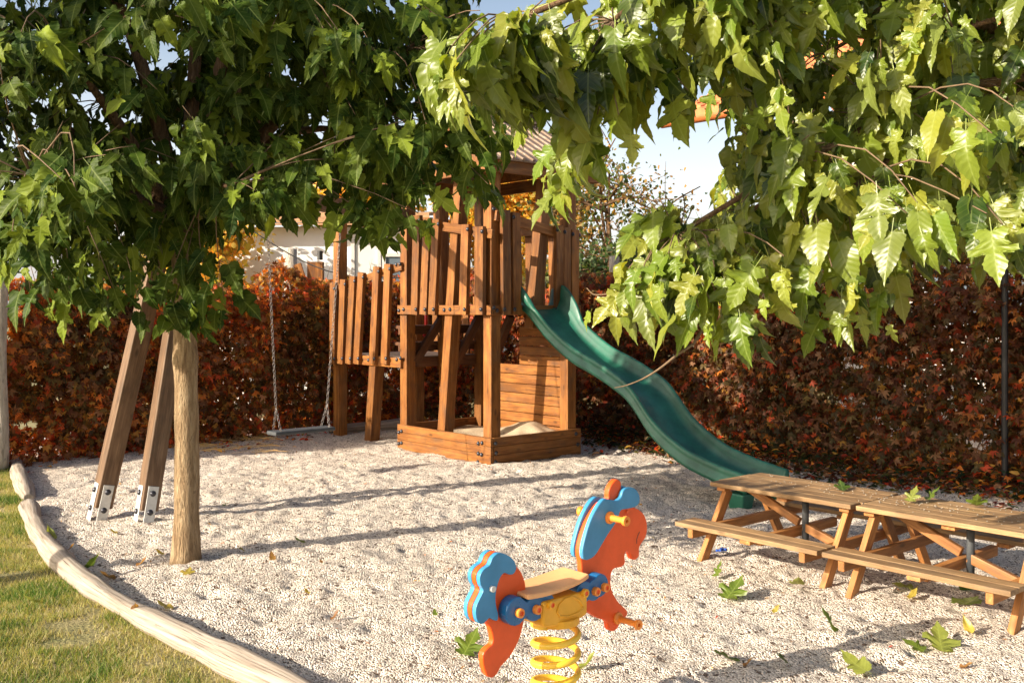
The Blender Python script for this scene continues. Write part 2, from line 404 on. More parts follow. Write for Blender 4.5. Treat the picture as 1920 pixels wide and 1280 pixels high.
# ------------------------------------------------------------------ log edging
m, nt, b = newmat('peeled_log')
u = N(nt, 'ShaderNodeAttribute', attribute_name='LeafUV')
mp = N(nt, 'ShaderNodeMapping'); mp.inputs['Scale'].default_value = (3.4, 1.2, 1); nt.links.new(u.outputs['Vector'], mp.inputs[0])
n1 = N(nt, 'ShaderNodeTexNoise', i_Scale=2.0, i_Detail=8.0, i_Roughness=.6, i_Distortion=.5); nt.links.new(mp.outputs[0], n1.inputs['Vector'])
mp2 = N(nt, 'ShaderNodeMapping'); mp2.inputs['Scale'].default_value = (7, .75, 1); nt.links.new(u.outputs['Vector'], mp2.inputs[0])
n2 = N(nt, 'ShaderNodeTexNoise', i_Scale=1.6, i_Detail=3.0, i_Distortion=.4); nt.links.new(mp2.outputs[0], n2.inputs['Vector'])
crack = ramp(nt, math_(nt, 'ABSOLUTE', math_(nt, 'SUBTRACT', n2.outputs[0], .58)), [(.0, (1,1,1)), (.016, (0,0,0))])
mp3 = N(nt, 'ShaderNodeMapping'); mp3.inputs['Scale'].default_value = (14, 3, 1); nt.links.new(u.outputs['Vector'], mp3.inputs[0])
n3 = N(nt, 'ShaderNodeTexNoise', i_Scale=3.0, i_Detail=6.0); nt.links.new(mp3.outputs[0], n3.inputs['Vector'])
c = ramp(nt, n1.outputs[0], [(.28, (.16,.125,.095)), (.45, (.33,.275,.22)), (.68, (.48,.415,.35))])
c = mixc(nt, ramp(nt, n3.outputs[0], [(.5, (0,0,0)), (.75, (.35,.35,.35))]), c, (.42,.33,.25))
c = mixc(nt, math_(nt, 'MULTIPLY', crack, .85), c, (.10,.07,.05))
nt.links.new(c, b.inputs['Base Color']); b.inputs['Roughness'].default_value = .75; b.inputs['Specular IOR Level'].default_value = .25
hh = math_(nt, 'SUBTRACT', math_(nt, 'ADD', math_(nt, 'MULTIPLY', n1.outputs[0], .6), math_(nt, 'MULTIPLY', n3.outputs[0], .25)), crack)
bump(nt, b, hh, .6, .012)
M['logskin'] = m
def catmull(P, n=12):
    out = []; Q = [P[0]*2-P[1]]+list(P)+[P[-1]*2-P[-2]]
    for i in range(1, len(Q)-2):
        for k in range(n):
            t = k/n; a, b_, c_, d = Q[i-1], Q[i], Q[i+1], Q[i+2]
            out.append(.5*((2*b_)+(c_-a)*t+(2*a-5*b_+4*c_-d)*t*t+(3*b_-a-3*c_+d)*t*t*t))
    return out+[P[-1]]
def log_obj(name, P, r, label, cat, seed, zc=.02, n=28):
    rg = np.random.default_rng(seed); pts = catmull(P, 10); s = 0; vs = []; uv = []
    for i, p in enumerate(pts):
        d = (pts[min(i+1, len(pts)-1)]-pts[max(i-1, 0)]).normalized(); sd = d.cross(UP)
        if i: s += (p-pts[i-1]).length
        rr = r*(1+.11*math.sin(s*3.1+seed)+.07*math.sin(s*7.7)+.04*math.sin(s*17)); e = min(1, .55+.45*min(i, len(pts)-1-i)/1.5) if min(i, len(pts)-1-i) < 2 else 1
        for k in range(n):
            a = 2*math.pi*k/n; q = rr*e*(1+.04*math.sin(3*a+s*2)+.03*math.sin(5*a-s*3.3)+.025*math.sin(9*a+s*1.3))
            vs.append(p+sd*math.cos(a)*q+UP*(zc+math.sin(a)*q*.92)); uv.append((abs(a/math.pi-1)*2+seed, s))
    m = len(pts); fs = [(i*n+k, i*n+(k+1) % n, (i+1)*n+(k+1) % n, (i+1)*n+k) for i in range(m-1) for k in range(n)]
    fs = np.array(fs)[:, ::-1]
    vs = [tuple(v) for v in vs]; c0 = len(vs); 
    o = np_mesh(name, np.array(vs), fs, M['logskin'], uv=np.array(uv))
    me = o.data                                             # caps
    import bmesh
    bm = bmesh.new(); bm.from_mesh(me); bm.verts.ensure_lookup_table()
    for rng_ in (range(n), range((m-1)*n, m*n)): 
        try: bm.faces.new([bm.verts[i] for i in rng_])
        except ValueError: pass
    bmesh.ops.recalc_face_normals(bm, faces=bm.faces); bm.to_mesh(me); bm.free()
    return tag(o, label, cat)
log_obj('edging_log', LOG1[:1]+LOG1[1:], .064, 'short peeled log at the far left end of the gravel edging, by the creeper', 'log', 3)
log_obj('edging_log', LOG2, .062, 'long curved pale peeled log dividing the lawn from the gravel', 'log', 8)
log_obj('edging_log', [gnd(640, 812), gnd(700, 806), gnd(770, 800)+V(0,0,0)], .075, 'short shaded log on the gravel behind the leaning tower posts', 'log', 5, zc=.04)

# ------------------------------------------------------------------ play tower
TW = M['tower']
tower = empty('play_tower', C0, math.atan2(eR.y, eR.x), 'brown timber play tower with slatted railings, roof and sandpit below, green slide bolted on', 'play tower')
PS = .12
def post(name, a, b, s=PS, mat=None): return beam(name, a, b, s, s, -eL, mat or TW, tower, bevel=.006)
h = PS/2
i0 = .036                                                     # boards lie outside the posts
for (r, l) in ((i0+h, i0+h), (i0+h, 1.56-h), (1.21-i0-h, i0+h), (1.21-i0-h, 1.56-h)):
    post('corner_post', T(r, l, -.02), T(r, l, 2.80))
def on_plane_pt(px, py, r=None, l=None):
    if r is not None: a, z = onL(px, py, r); return T(r, a, z)
    a, z = onR(px, py, l); return T(a, l, z)
a = on_plane_pt(835, 812, r=.10); b_ = on_plane_pt(862, 400, r=.10); d = (b_-a)
post('leaning_post', a-d*.18, a+d*(2.78-a.z)/d.z)
a = on_plane_pt(1001, 590, l=.10); b_ = on_plane_pt(1022, 335, l=.10); d = b_-a
post('leaning_post', a-d*.1, a+d*(2.78-a.z)/d.z)
a = on_plane_pt(866, 790, r=1.10)*1.0; 
post('leaning_post', T(.62, 1.47, -.02), T(.50, 1.47, 2.78))
# upper floor boards
def boardL(z0, z1, l0, l1, r=.017, t=.034, name='floor_board', mat=None):
    return beam(name, T(r, l0, (z0+z1)/2), T(r, l1, (z0+z1)/2), z1-z0, t, -eR, mat or TW, tower)
def boardR(z0, z1, r0, r1, l=.017, t=.034, name='floor_board', mat=None):
    return beam(name, T(r0, l, (z0+z1)/2), T(r1, l, (z0+z1)/2), z1-z0, t, -eL, mat or TW, tower)
boardL(1.42, 1.515, .0, 1.56); boardR(1.42, 1.515, .038, 1.21)
boardL(1.42, 1.515, .0, 1.56, r=1.21-.017+.004); boardR(1.42, 1.515, .04, 1.17, l=1.56-.017)
for k in range(9):
    l = .05+(k+.5)*(1.46/9)
    beam('deck_board', T(.04, l, 1.50), T(1.17, l, 1.50), 1.46/9-.008, .026, UP, M['tower_shade'], tower)
for l in (.25, 1.3): beam('deck_joist', T(.05, l, 1.455), T(1.16, l, 1.455), .05, .06, UP, M['tower_shade'], tower)
# sandpit
for k in range(3):
    z0, z1 = .005+k*.082, .085+k*.082
    boardL(z0-.02 if k == 0 else z0, z1, 0, 1.56, name='sandpit_board'); boardR(z0-.02 if k == 0 else z0, z1, .04, 1.21, name='sandpit_board')
    boardR(z0, z1, .04, 1.17, l=1.56-.017, name='sandpit_board')
# wall of boards at the right-hand back side
for k in range(10):
    z0, z1 = .252+k*.104, .350+k*.104
    if k >= 6: l1 = .86
    else: l1 = 1.56
    if z1 > 1.40: break
    beam('wall_board', T(1.21-i0-PS-.018+.1, .0+.04, (z0+z1)/2), T(1.21-i0-PS-.018+.1, l1, (z0+z1)/2), z1-z0, .03, -eR, TW, tower)
beam('wall_board', T(1.155, .04, .12), T(1.155, 1.56, .12), .24, .03, -eR, TW, tower)
# the upper railings
def slat(pb, pt_, plane, w, t=.045, yb=None, yt=None, off=-.0225, mat=None):
    if plane == 'L':
        l0, z0 = onL(pb, yb, 0); l1, z1 = onL(pt_, yt, 0); a, b_ = T(off, l0, z0), T(off, l1, z1); up = -eR
    else:
        r0, z0 = onR(pb, yb, 0); r1, z1 = onR(pt_, yt, 0); a, b_ = T(r0, off, z0), T(r1, off, z1); up = -eL
    return beam('railing_slat', a, b_, w, t, up, mat or TW, tower)
BOLTS = []
for pb, pt_, yt in ((782,787,404),(799,806,408),(815,823,411),(873,878,421),(904,905,425)):
    slat(pb, pt_, 'L', .115, yb=590, yt=yt)
    BOLTS += [('L', pb-2, 580, -.045), ('L', pt_-1, yt+9, -.045)]
la, za = onL(768, 404); lb, zb = onL(912, 428)
beam('top_rail', T(.017, la+.02, za-.06), T(.017, lb-.08, zb-.06), .09, .034, -eR, TW, tower)
for pb, pt_, yt in ((946,944,394),(965,963,399),(1044,1045,423),(1058,1059,427),(1073,1074,431)):
    slat(pb, pt_, 'R', .10, yb=590, yt=yt)
    BOLTS += [('R', pb, 580, -.045), ('R', pt_, yt+8, -.045)]
ra, za = onR(934, 392); rb, zb = onR(1086, 436)
beam('top_rail', T(ra-.02, .017, za-.06), T(rb, .017, zb-.06), .10, .034, -eL, TW, tower)
for k in range(7):                                            # railing at the right-hand back side, seen through the front
    l = .24+k*.185
    beam('railing_slat', T(1.19+.028, l, 1.43), T(1.19+.028, l+.02, 2.33), .10, .026, -eR, TW, tower)
beam('top_rail', T(1.15, .16, 2.28), T(1.15, 1.4, 2.34), .09, .034, -eR, TW, tower)
for px, py in ((748,582),(757,580),(833,581),(844,580),(897,580),(902,578)): BOLTS.append(('L', px, py, -.001))
for px, py in ((926,577),(932,582),(1080,577),(926,392),(1086,441)): BOLTS.append(('R', px, py, -.001))
for px, py in ((748,810),(753,808),(748,831),(753,830),(897,831),(904,830),(897,850),(903,852),(896,866)): BOLTS.append(('L', px, py, -.001))
for px, py in ((929,831),(930,849),(929,866),(1080,813),(1083,833)): BOLTS.append(('R', px, py, -.001))
# lower landing at the left
for (r, l) in ((i0+h, onL(638, 800, i0+h)[0]), (1.17-h, 2.80-h)):
    post('landing_post', T(r, l, -.02), T(r, l, 2.52 if r < .5 else 1.9))
a = on_plane_pt(697, 833, r=.09); b_ = on_plane_pt(712, 600, r=.09); d = b_-a
post('leaning_post', a-d*.02, a+d*(1.78-a.z)/d.z, .125)
boardL(.85, .955, 1.50, 2.84, name='landing_board')
boardR(.85, .955, .04, 1.17, l=2.80, name='landing_board'); boardR(.85, .955, .04, 1.19, l=1.545, name='landing_board', mat=M['tower_shade'])
for k in range(8):
    l = 1.58+(k+.5)*(1.20/8)
    beam('landing_deck_board', T(.04, l, .945), T(1.15, l, .945), .142, .026, UP, M['roofwood'], tower)
for pb, pt_, yt in ((643,648,524),(658,666,518),(673,682,511),(703,711,500),(725,732,495)):
    slat(pb, pt_, 'L', .115, yb=682, yt=yt); BOLTS += [('L', pb-1, 672, -.045), ('L', pt_-1, yt+9, -.045)]
slat(628, 629, 'L', .115, yb=682, yt=530); BOLTS += [('L', 627, 672, -.045), ('L', 627, 541, -.045)]
la, za = onL(625, 535); lb, zb = onL(752, 490)
beam('top_rail', T(.017, la, za-.05), T(.017, lb, zb-.05), .085, .034, -eR, TW, tower)
for px, py in ((744,674),(751,671),(691,675),(743,496),(750,495)): BOLTS.append(('L', px, py, -.001))
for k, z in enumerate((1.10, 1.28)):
    beam('step_board', T(.05, 1.62+.03*k, z), T(1.14, 1.62+.03*k, z), .20, .035, UP, M['tower_shade'], tower)
    beam('step_riser', T(.05, 1.60, z+.055-.10), T(1.14, 1.60, z+.055-.10), .07, .03, -eL, M['tower_shade'], tower)
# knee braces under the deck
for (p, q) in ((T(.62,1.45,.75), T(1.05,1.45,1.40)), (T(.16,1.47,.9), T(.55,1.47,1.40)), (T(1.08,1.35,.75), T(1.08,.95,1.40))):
    beam('knee_brace', p, q, .09, .06, -eL, M['tower_shade'], tower)
# back landing rail
for k in range(6):
    l = 1.66+k*.2
    beam('railing_slat', T(1.19, l, .86), T(1.19, l+.03, 1.62), .10, .026, -eR, TW, tower)
for r in (.45, .72):
    mb = MB(); mb.tube([T(r, 1.70, 1.18), T(r, 1.66, 1.2), T(r, 1.66, 1.42), T(r, 1.70, 1.44)], .018, 8); mb.build('grab_handle', M['red'], tower, smooth=True)
# bolts
bm_ = MB(); pr = [(0, .021), (.004, .021), (.011, .016), (.016, .008), (.018, .001)]
bm_.lathe(V(0,0,0), UP, pr, 12)
bolt_me = bm_.mesh('bolt'); bolt_me.materials.append(M['bolt'])
def bolt(p, nrm, par, scale=1.0, me=None, name='bolt'):
    q = nrm.to_track_quat('Z', 'Y').to_matrix().to_4x4(); Mx = Matrix.Translation(p) @ q @ Matrix.Scale(scale, 4)
    o = bpy.data.objects.new(name, me or bolt_me); COL.objects.link(o); o.matrix_basis = Mx
    WM[o.name] = Mx
    return attach(o, par) if par.type == 'EMPTY' else sub(o, par)
bolt_me.polygons.foreach_set('use_smooth', [True]*len(bolt_me.polygons))
for pl, px, py, off in BOLTS:
    if pl == 'L': l, z = onL(px, py, off); bolt(T(off, l, z), -eR, tower)
    else: r, z = onR(px, py, off); bolt(T(r, off, z), -eL, tower)
# roof
ez, rz, rl = 2.90, 3.46, .78
for r in (-.10, 1.31): beam('eave_beam', T(r, -.14, ez-.07), T(r, 1.70, ez-.07), .13, .04, -eR, M['tower'], tower)
for l in (-.12, 1.68): beam('eave_beam', T(-.12, l, ez-.075), T(1.33, l, ez-.075), .12, .045, -eL, M['tower'], tower)
for r in (-.06, 1.27):
    mb = MB(); t = .022
    A = [T(r+s_, l_, z_) for s_ in (-t, t) for l_, z_ in ((-.08, ez), (1.64, ez), (rl, rz-.04))]
    mb.add(A, [(0,1,2), (5,4,3), (0,3,4,1), (1,4,5,2), (2,5,3,0)]); mb.build('gable_board', M['tower'], tower, bevel=.003)
for sgn in (-1, 1):
    e = -.22 if sgn < 0 else 1.78
    ezz = ez-.02
    mb = MB(); n_ = 12
    for k in range(n_):
        r = -.16+(k+.5)*(1.53/n_)
        p0, p1 = T(r, e, ezz), T(r, rl, rz); nr = (p1-p0).cross(eR); nr = nr if nr.z > 0 else -nr
        mb.obox(p0, p1, 1.53/n_-.006, .02, nr)
        if k: 
            q = nr.normalized()*.02; rr = eR*(.765/n_)
            mb.obox(p0-rr+q, p1-rr+q, .03, .018, nr)
    mb.build('roof_slope', M['roofwood'], tower, bevel=.002)
mb = MB(); mb.obox(T(-.17, rl, rz+.035), T(1.38, rl, rz+.035), .12, .03, UP); mb.build('ridge_board', M['roofwood'], tower)
# sand in the pit
X, Y, f = grid(.05, 1.16, .05, 1.53, .03)
m, nt, b = newmat('sand')
tc = N(nt, 'ShaderNodeTexCoord'); n1 = N(nt, 'ShaderNodeTexNoise', i_Scale=160.0, i_Detail=3.0); nt.links.new(tc.outputs['Object'], n1.inputs['Vector'])
nt.links.new(ramp(nt, n1.outputs[0], [(.35, (.36,.27,.17)), (.6, (.52,.41,.28))]), b.inputs['Base Color']); b.inputs['Roughness'].default_value = .95
bump(nt, b, n1.outputs[0], .6, .006); M['sand'] = m
Z = .13+.05*smooth_noise(X, Y, .3, 31)+.03*smooth_noise(X, Y, .1, 32)+.16*np.exp(-((X-1.0)**2/.09+(Y-.55)**2/.12))+.05*np.exp(-((X-.9)**2/.1+(Y-1.2)**2/.1))
P = np.c_[C0.x+X*eR.x+Y*eL.x, C0.y+X*eR.y+Y*eL.y, Z]
np_mesh('sand', P, f, M['sand'], kind='stuff')

# ------------------------------------------------------------------ slide (bolted to the tower)
SL0 = V(.11, 9.73, 0); SD = V(.568, -.823, 0).normalized(); SW = V(.823, .568, 0).normalized()
RIM = [(-.16,1.615),(0,1.60),(.12,1.53),(.39,1.33),(.76,1.134),(1.1,1.023),(1.35,.927),(1.56,.821),(1.85,.559),(2.18,.386),(2.51,.302),(2.78,.26),(2.95,.235)]
rs_ = [p[0] for p in RIM]; 
def cubic(xs, ys, x):
    i = max(0, min(len(xs)-2, int(np.searchsorted(xs, x))-1)); 
    m = [0]*len(xs)
    for k in range(len(xs)): 
        a_, b2 = max(0, k-1), min(len(xs)-1, k+1); m[k] = (ys[b2]-ys[a_])/(xs[b2]-xs[a_])
    h_ = xs[i+1]-xs[i]; t = (x-xs[i])/h_
    return (2*t**3-3*t*t+1)*ys[i]+(t**3-2*t*t+t)*h_*m[i]+(-2*t**3+3*t*t)*ys[i+1]+(t**3-t*t)*h_*m[i+1]
prof = [(-.265,-.135),(-.268,-.105),(-.262,-.100),(-.266,-.072),(-.260,-.067),(-.264,-.035),(-.262,-.010),(-.252,.004),(-.238,.006),(-.226,-.006),(-.216,-.05),(-.200,-.100),(-.170,-.125),(-.10,-.133),(0,-.136)]
prof = prof+[(-a, b2) for a, b2 in prof[-2::-1]]
lower = [(.245,-.135),(.240,-.06),(.205,-.118),(.10,-.148),(0,-.151),(-.10,-.148),(-.205,-.118),(-.240,-.06),(-.245,-.135)]
ring = prof+lower
vs, fs = [], []; ns = 90; n_ = len(ring)
for i in range(ns+1):
    s = -.16+3.02*i/ns; z = cubic(rs_, [p[1] for p in RIM], s)
    bN = math.sqrt(max(0, 1-((s+.0)/.17)**2)); bF = math.sqrt(max(0, 1-((s-.06)/.27)**2))**1.3   # the round raised ears at the top
    for j, (w, dz) in enumerate(ring):
        side = abs(w) > .21 and dz > -.06
        zz = z+dz+((bF*.115 if w > 0 else bN*.105)*min(1, (dz+.06)/.06) if side else 0)
        ww = w*(1+(.24*bN if w < 0 else .10*bF)*(abs(w) > .2 and dz > -.06))
        p = SL0+SW*(.235+ww*.93)+SD*s; vs.append((p.x, p.y, zz))
for i in range(ns):
    for j in range(n_):
        fs.append((i*n_+j, i*n_+(j+1) % n_, (i+1)*n_+(j+1) % n_, (i+1)*n_+j))
fs += [tuple(range(n_)), tuple(ns*n_+k for k in reversed(range(n_)))]
mb = MB(); mb.add(vs, fs); sl = mb.build('slide', M['slide'], tower, smooth=True)
sl['label'] = 'wavy dark green plastic slide'
import bmesh
bm = bmesh.new(); bm.from_mesh(sl.data); bmesh.ops.recalc_face_normals(bm, faces=bm.faces); bm.to_mesh(sl.data); bm.free()
mb = MB()
p = SL0+SW*.235+SD*2.76
for sgn in (-1, 1):
    q = p+SW*(.19*sgn); mb = MB()
    mb.add([q+SW*a+SD*b2+UP*c_ for a, b2, c_ in ((-.055,-.06,-.02),(.055,-.06,-.02),(.055,.07,-.02),(-.055,.07,-.02),(-.07,-.09,.105),(.07,-.09,.105),(.07,.09,.105),(-.07,.09,.105))],
           [(0,3,2,1),(4,5,6,7),(0,1,5,4),(1,2,6,5),(2,3,7,6),(3,0,4,7)])
    mb.build('slide_foot', M['slide'], tower, bevel=.012)

# ------------------------------------------------------------------ swing frame and swing
AP = V(-2.41, 7.36, 2.42)
f1, f2 = gnd(185, 968), gnd(272, 975)
sf = empty('timber_swing_set', (f1.x, f1.y, 0), 0, 'brown timber swing support with two slanting legs bolted to white metal ground brackets', 'swing support')
BE = T(i0+h, 1.56-h, 2.46)
bd = (BE-AP).normalized()
for i, ft in enumerate((f1, f2)):
    top = AP+(V(-.07,-.05,0) if i == 0 else V(.07,.05,0)); d = (top-ft)
    base = ft+d*.028
    leg = beam('leg', base, top+d*.02, .125, .125, -eR, M['swingwood'], sf, bevel=.008)
    dn = d.normalized()
    # steel brackets on two faces, running down into the gravel
    fa = (-eR-dn*dn.dot(-eR)).normalized(); fb = dn.cross(fa); fb = fb if fb.y < 0 else -fb
    for fn, fo in ((fa, fb), (fb, fa)):
        c_ = ft+fn*.066
        br = beam('bracket', c_-dn*.12+V(0,0,0), c_+dn*.24, .075, .006, fn, M['galv'], sf, bevel=.002)
        for t_ in (.06, .19): bolt(c_+dn*t_+fn*.003, fn, br, 1.0)
beam('beam', AP-bd*.15-V(0,0,.0), BE+V(0,0,0)-bd*.07, .11, .14, UP, M['swingwood'], sf, bevel=.008)
AP2 = AP
t0, t1 = (8.29-AP.y)/(BE.y-AP.y), (9.40-AP.y)/(BE.y-AP.y)
Ta, Tb = AP.lerp(BE, t0)-UP*.07, AP.lerp(BE, t1)-UP*.07
sc_ = V(-1.87, 8.85, .40); sdv = V(.75, .66, 0).normalized(); Sa, Sb = sc_-sdv*.24, sc_+sdv*.24
swing = empty('swing', (sc_.x, sc_.y, 0), 0, 'empty black flat swing seat hanging on two long steel chains before the creeper', 'swing')
o = beam('seat', sc_-sdv*.30+UP*.0, sc_+sdv*.30, .17, .035, UP, M['rubber'], swing, bevel=.012)
def chain(p0, p1, wire=.0026, ll=.036, mat=None):
    d = (p1-p0); L = d.length; d.normalize(); n = int(L/(ll*.80)); a = d.orthogonal().normalized(); b_ = d.cross(a); mb = MB()
    for i in range(n):
        c_ = p0+d*(L*(i+.5)/n); s_ = a if i % 2 else b_
        pts = []
        for k in range(8):
            t = 2*math.pi*k/8; pts.append(c_+d*(math.sin(t)*ll/2)+s_*(math.cos(t)*ll*.30))
        mb.tube(pts, wire, 5, closed=True, cap=False)
    return mb
cd = sdv.cross(UP)
for (tp, bt) in ((Ta, Sa), (Tb, Sb)):
    j = bt+(tp-bt).normalized()*.22
    mb = chain(tp, j); 
    for e in (-1, 1):
        m2 = chain(j, bt+cd*(.07*e)+UP*.015); mb.add(m2.v, m2.f)
    mb.build('chain', M['chain'], swing, smooth=True)
for tp in (Ta, Tb):
    mb = MB(); mb.cyl(tp+UP*.02, tp+UP*.07, .02); mb.tube([tp+V(0,0,.03), tp+V(.02,0,.01), tp+V(0,0,-.02), tp+V(-.02,0,.01)], .006, 6, closed=True); mb.build('hanger', M['galv'], sf, smooth=True)

# ------------------------------------------------------------------ spring rider
R0 = V(.16, 3.65, 0); H = eR; Wd = V(.656, -.755, 0)
rider = empty('spring_rider', R0, math.atan2(H.y, H.x), 'orange and blue horse shaped spring rider on a yellow coil spring', 'spring rider')
def rp(px, py, w=.0):
    C = R0+Wd*w; k = (px-CX)/F; a = (k*C.y-C.x)/(H.x-k*H.y); Yd = C.y+a*H.y
    return a, CH-(py-HY)*Yd/F
def z5(zx, zy): return 840+zx/3.2, 880+zy/3.2
def smoothpoly(P, n=5):
    out = []; L = len(P)
    for i in range(L):
        a, b_, c_, d = (Vector(P[(i+k) % L]) for k in (-1, 0, 1, 2))
        for k in range(n):
            t = k/n; out.append(.5*((2*b_)+(c_-a)*t+(2*a-5*b_+4*c_-d)*t*t+(3*b_-a-3*c_+d)*t*t*t))
    return out
def panel(name, outline, w0, w1, mat, par, wref=None, dpx=(0,0), bevel=.005, smooth_n=5):
    wref = max(w0, w1) if wref is None else wref
    q = [rp(z5(x, y)[0]+dpx[0], z5(x, y)[1]+dpx[1], wref) for x, y in outline]
    q = smoothpoly([(a, z, 0) for a, z in q], smooth_n); n = len(q)
    vs = [R0+H*p.x+UP*p.y+Wd*w for w in (w0, w1) for p in q]
    fs = [tuple(range(n)), tuple(range(2*n-1, n-1, -1))]+[(i, n+i, n+(i+1) % n, (i+1) % n) for i in range(n)]
    mb = MB(); mb.add(vs, fs)
    me = mb.mesh(name); bm = bmesh.new(); bm.from_mesh(me); bmesh.ops.recalc_face_normals(bm, faces=bm.faces)
    bm.to_mesh(me); bm.free()
    return link(name, me, mat, par, bevel=bevel)
head = [(800,560),(790,500),(800,430),(830,340),(870,260),(915,200),(960,180),(965,130),(985,85),(1013,60),(1036,70),(1041,105),(1030,150),(1025,190),(1055,215),(1100,222),(1140,235),(1175,265),(1192,305),(1197,355),(1188,405),(1164,440),(1150,470),(1148,515),(1128,541),(1105,535),(1092,502),(1072,490),(1062,515),(1064,560),(1040,585),(1003,592),(984,614),(978,655),(981,705),(997,750),(1030,800),(1076,845),(1072,880),(1036,912),(1020,950),(993,969),(966,958),(955,912),(900,890),(850,860),(822,835),(808,760),(803,640)]
hp = panel('front_panel', head, -.013, .013, M['orange'], rider, smooth_n=3)
mane = [(812,530),(830,542),(852,538),(885,515),(920,460),(960,392),(1000,335),(1022,290),(1040,246),(1080,236),(1120,226),(1146,206),(1153,170),(1140,130),(1112,108),(1072,110),(1050,130),(1038,165),(1012,186),(975,180),(938,176),(898,222),(858,300),(828,390),(808,480)]
panel('mane_panel', mane, .014, .034, M['blue'], rider, smooth_n=3)
panel('mane_panel', mane, -.034, -.014, M['blue'], rider, wref=.034, smooth_n=3)
rear = [(330,530),(380,545),(410,575),(440,612),(464,675),(468,740),(462,810),(457,900),(440,985),(410,1060),(368,1128),(322,1178),(296,1226),(268,1248),(236,1236),(214,1180),(210,1112),(238,1070),(268,1040),(264,980),(236,915),(200,880),(190,820),(215,760),(235,700),(220,660),(245,600),(285,560),(300,535)]
rpn = panel('rear_panel', rear, -.013, .013, M['orange'], rider, smooth_n=3)
tail = [(300,502),(335,503),(370,520),(398,548),(411,588),(397,622),(370,630),(342,618),(315,645),(296,700),(286,760),(290,820),(302,865),(298,902),(278,904),(252,888),(238,900),(206,926),(180,912),(168,872),(170,822),(192,772),(212,725),(196,690),(192,640),(214,600),(250,572),(268,530)]
panel('tail_panel', tail, .014, .034, M['blue'], rider, smooth_n=3)
panel('tail_panel', tail, -.034, -.014, M['blue'], rider, wref=.034, smooth_n=3)
core = [(x, y) for x, y in tail]
panel('tail_core', core, -.011, .011, M['orange'], rider, wref=.034, smooth_n=3)
def at_r(zx, zy, w): a, z = rp(*z5(zx, zy), w); return R0+H*a+UP*z+Wd*w
def knob(name, zx, zy, w0, w1, r, mat, par=None, flange=None, ring=False, n=20):
    aa, zz_ = rp(*z5(zx, zy), abs(w0)); c_ = R0+H*aa+UP*zz_+Wd*w0; d = Wd*(1 if w1 > w0 else -1); L = abs(w1-w0); mb = MB()
    prf = [(0, r), (L*.9, r), (L, r*.85), (L, r*.55 if ring else .0005)]
    if ring: prf += [(L*.75, r*.54), (L*.75, .0005)]
    if flange:
        prf = [(0, r*1.9), (.006, r*1.9), (.010, r*1.25), (.014, r*1.02), (L-.020, r*.95), (L-.016, r*1.35), (L-.010, r*1.55), (L, r*1.5), (L, r*.6), (L-.012, r*.55), (L-.012, .0005)]
    mb.lathe(c_, d, prf, n)
    if ring:
        nf = len(mb.f); mb.m = [0]*(nf-2*n)+[1]*(2*n)
        return mb.build(name, [mat, M['redbolt']], par or rider)
    return mb.build(name, mat, par or rider, smooth=False, bevel=0)
knob('handlebar', 968, 287, .034, .125, .0125, M['handle'], flange=True)
knob('handlebar', 968, 287, -.034, -.125, .0125, M['handle'], flange=True)
knob('footrest', 1018, 890, .013, .125, .0125, M['handle'], flange=True)
knob('footrest', 1018, 890, -.013, -.125, .0125, M['handle'], flange=True)
knob('bolt_cap', 262, 713, .034, .046, .011, M['galv'])
knob('eye', 1070, 252, .013, .020, .006, M['redbolt'])
mb = MB(); pts = [at_r(x, y, .0135) for x, y in ((1150,372),(1140,392),(1133,415),(1132,443))]; mb.tube(pts, .0012, 6); mb.build('mouth_line', M['rubber'], rider)
# body box
box = [(568,775),(700,735),(838,700),(838,850),(815,885),(770,912),(700,928),(640,926),(600,912),(568,880)]
a0 = rp(*z5(570, 800), .07)[0]; a1 = rp(*z5(838, 780), .07)[0]
mb = MB(); sec = []
for k in range(13):
    t = k/12; a = a0+(a1-a0)*t; e = math.sin(math.pi*t)
    sec.append((a, .372-.016*e**.6, .458))
n_ = len(sec)
vs = [R0+H*a+UP*zz+Wd*w for w in (-.07, .07) for a, zb_, zt in sec for zz in (zb_, zt)]
fs = []
for k in range(n_-1):
    for s_ in (0, 2*n_):
        fs.append((s_+2*k, s_+2*k+1, s_+2*k+3, s_+2*k+2))
    fs.append((2*k, 2*k+2, 2*n_+2*k+2, 2*n_+2*k)); fs.append((2*k+1, 2*n_+2*k+1, 2*n_+2*k+3, 2*k+3))
fs += [(0, 2*n_, 2*n_+1, 1), (2*n_-2, 2*n_-1, 4*n_-1, 4*n_-2)]
mb.add(vs, fs); me = mb.mesh('body_box'); bm = bmesh.new(); bm.from_mesh(me); bmesh.ops.recalc_face_normals(bm, faces=bm.faces); bm.to_mesh(me); bm.free()
body = link('body_box', me, M['yellow'], rider, bevel=.009)
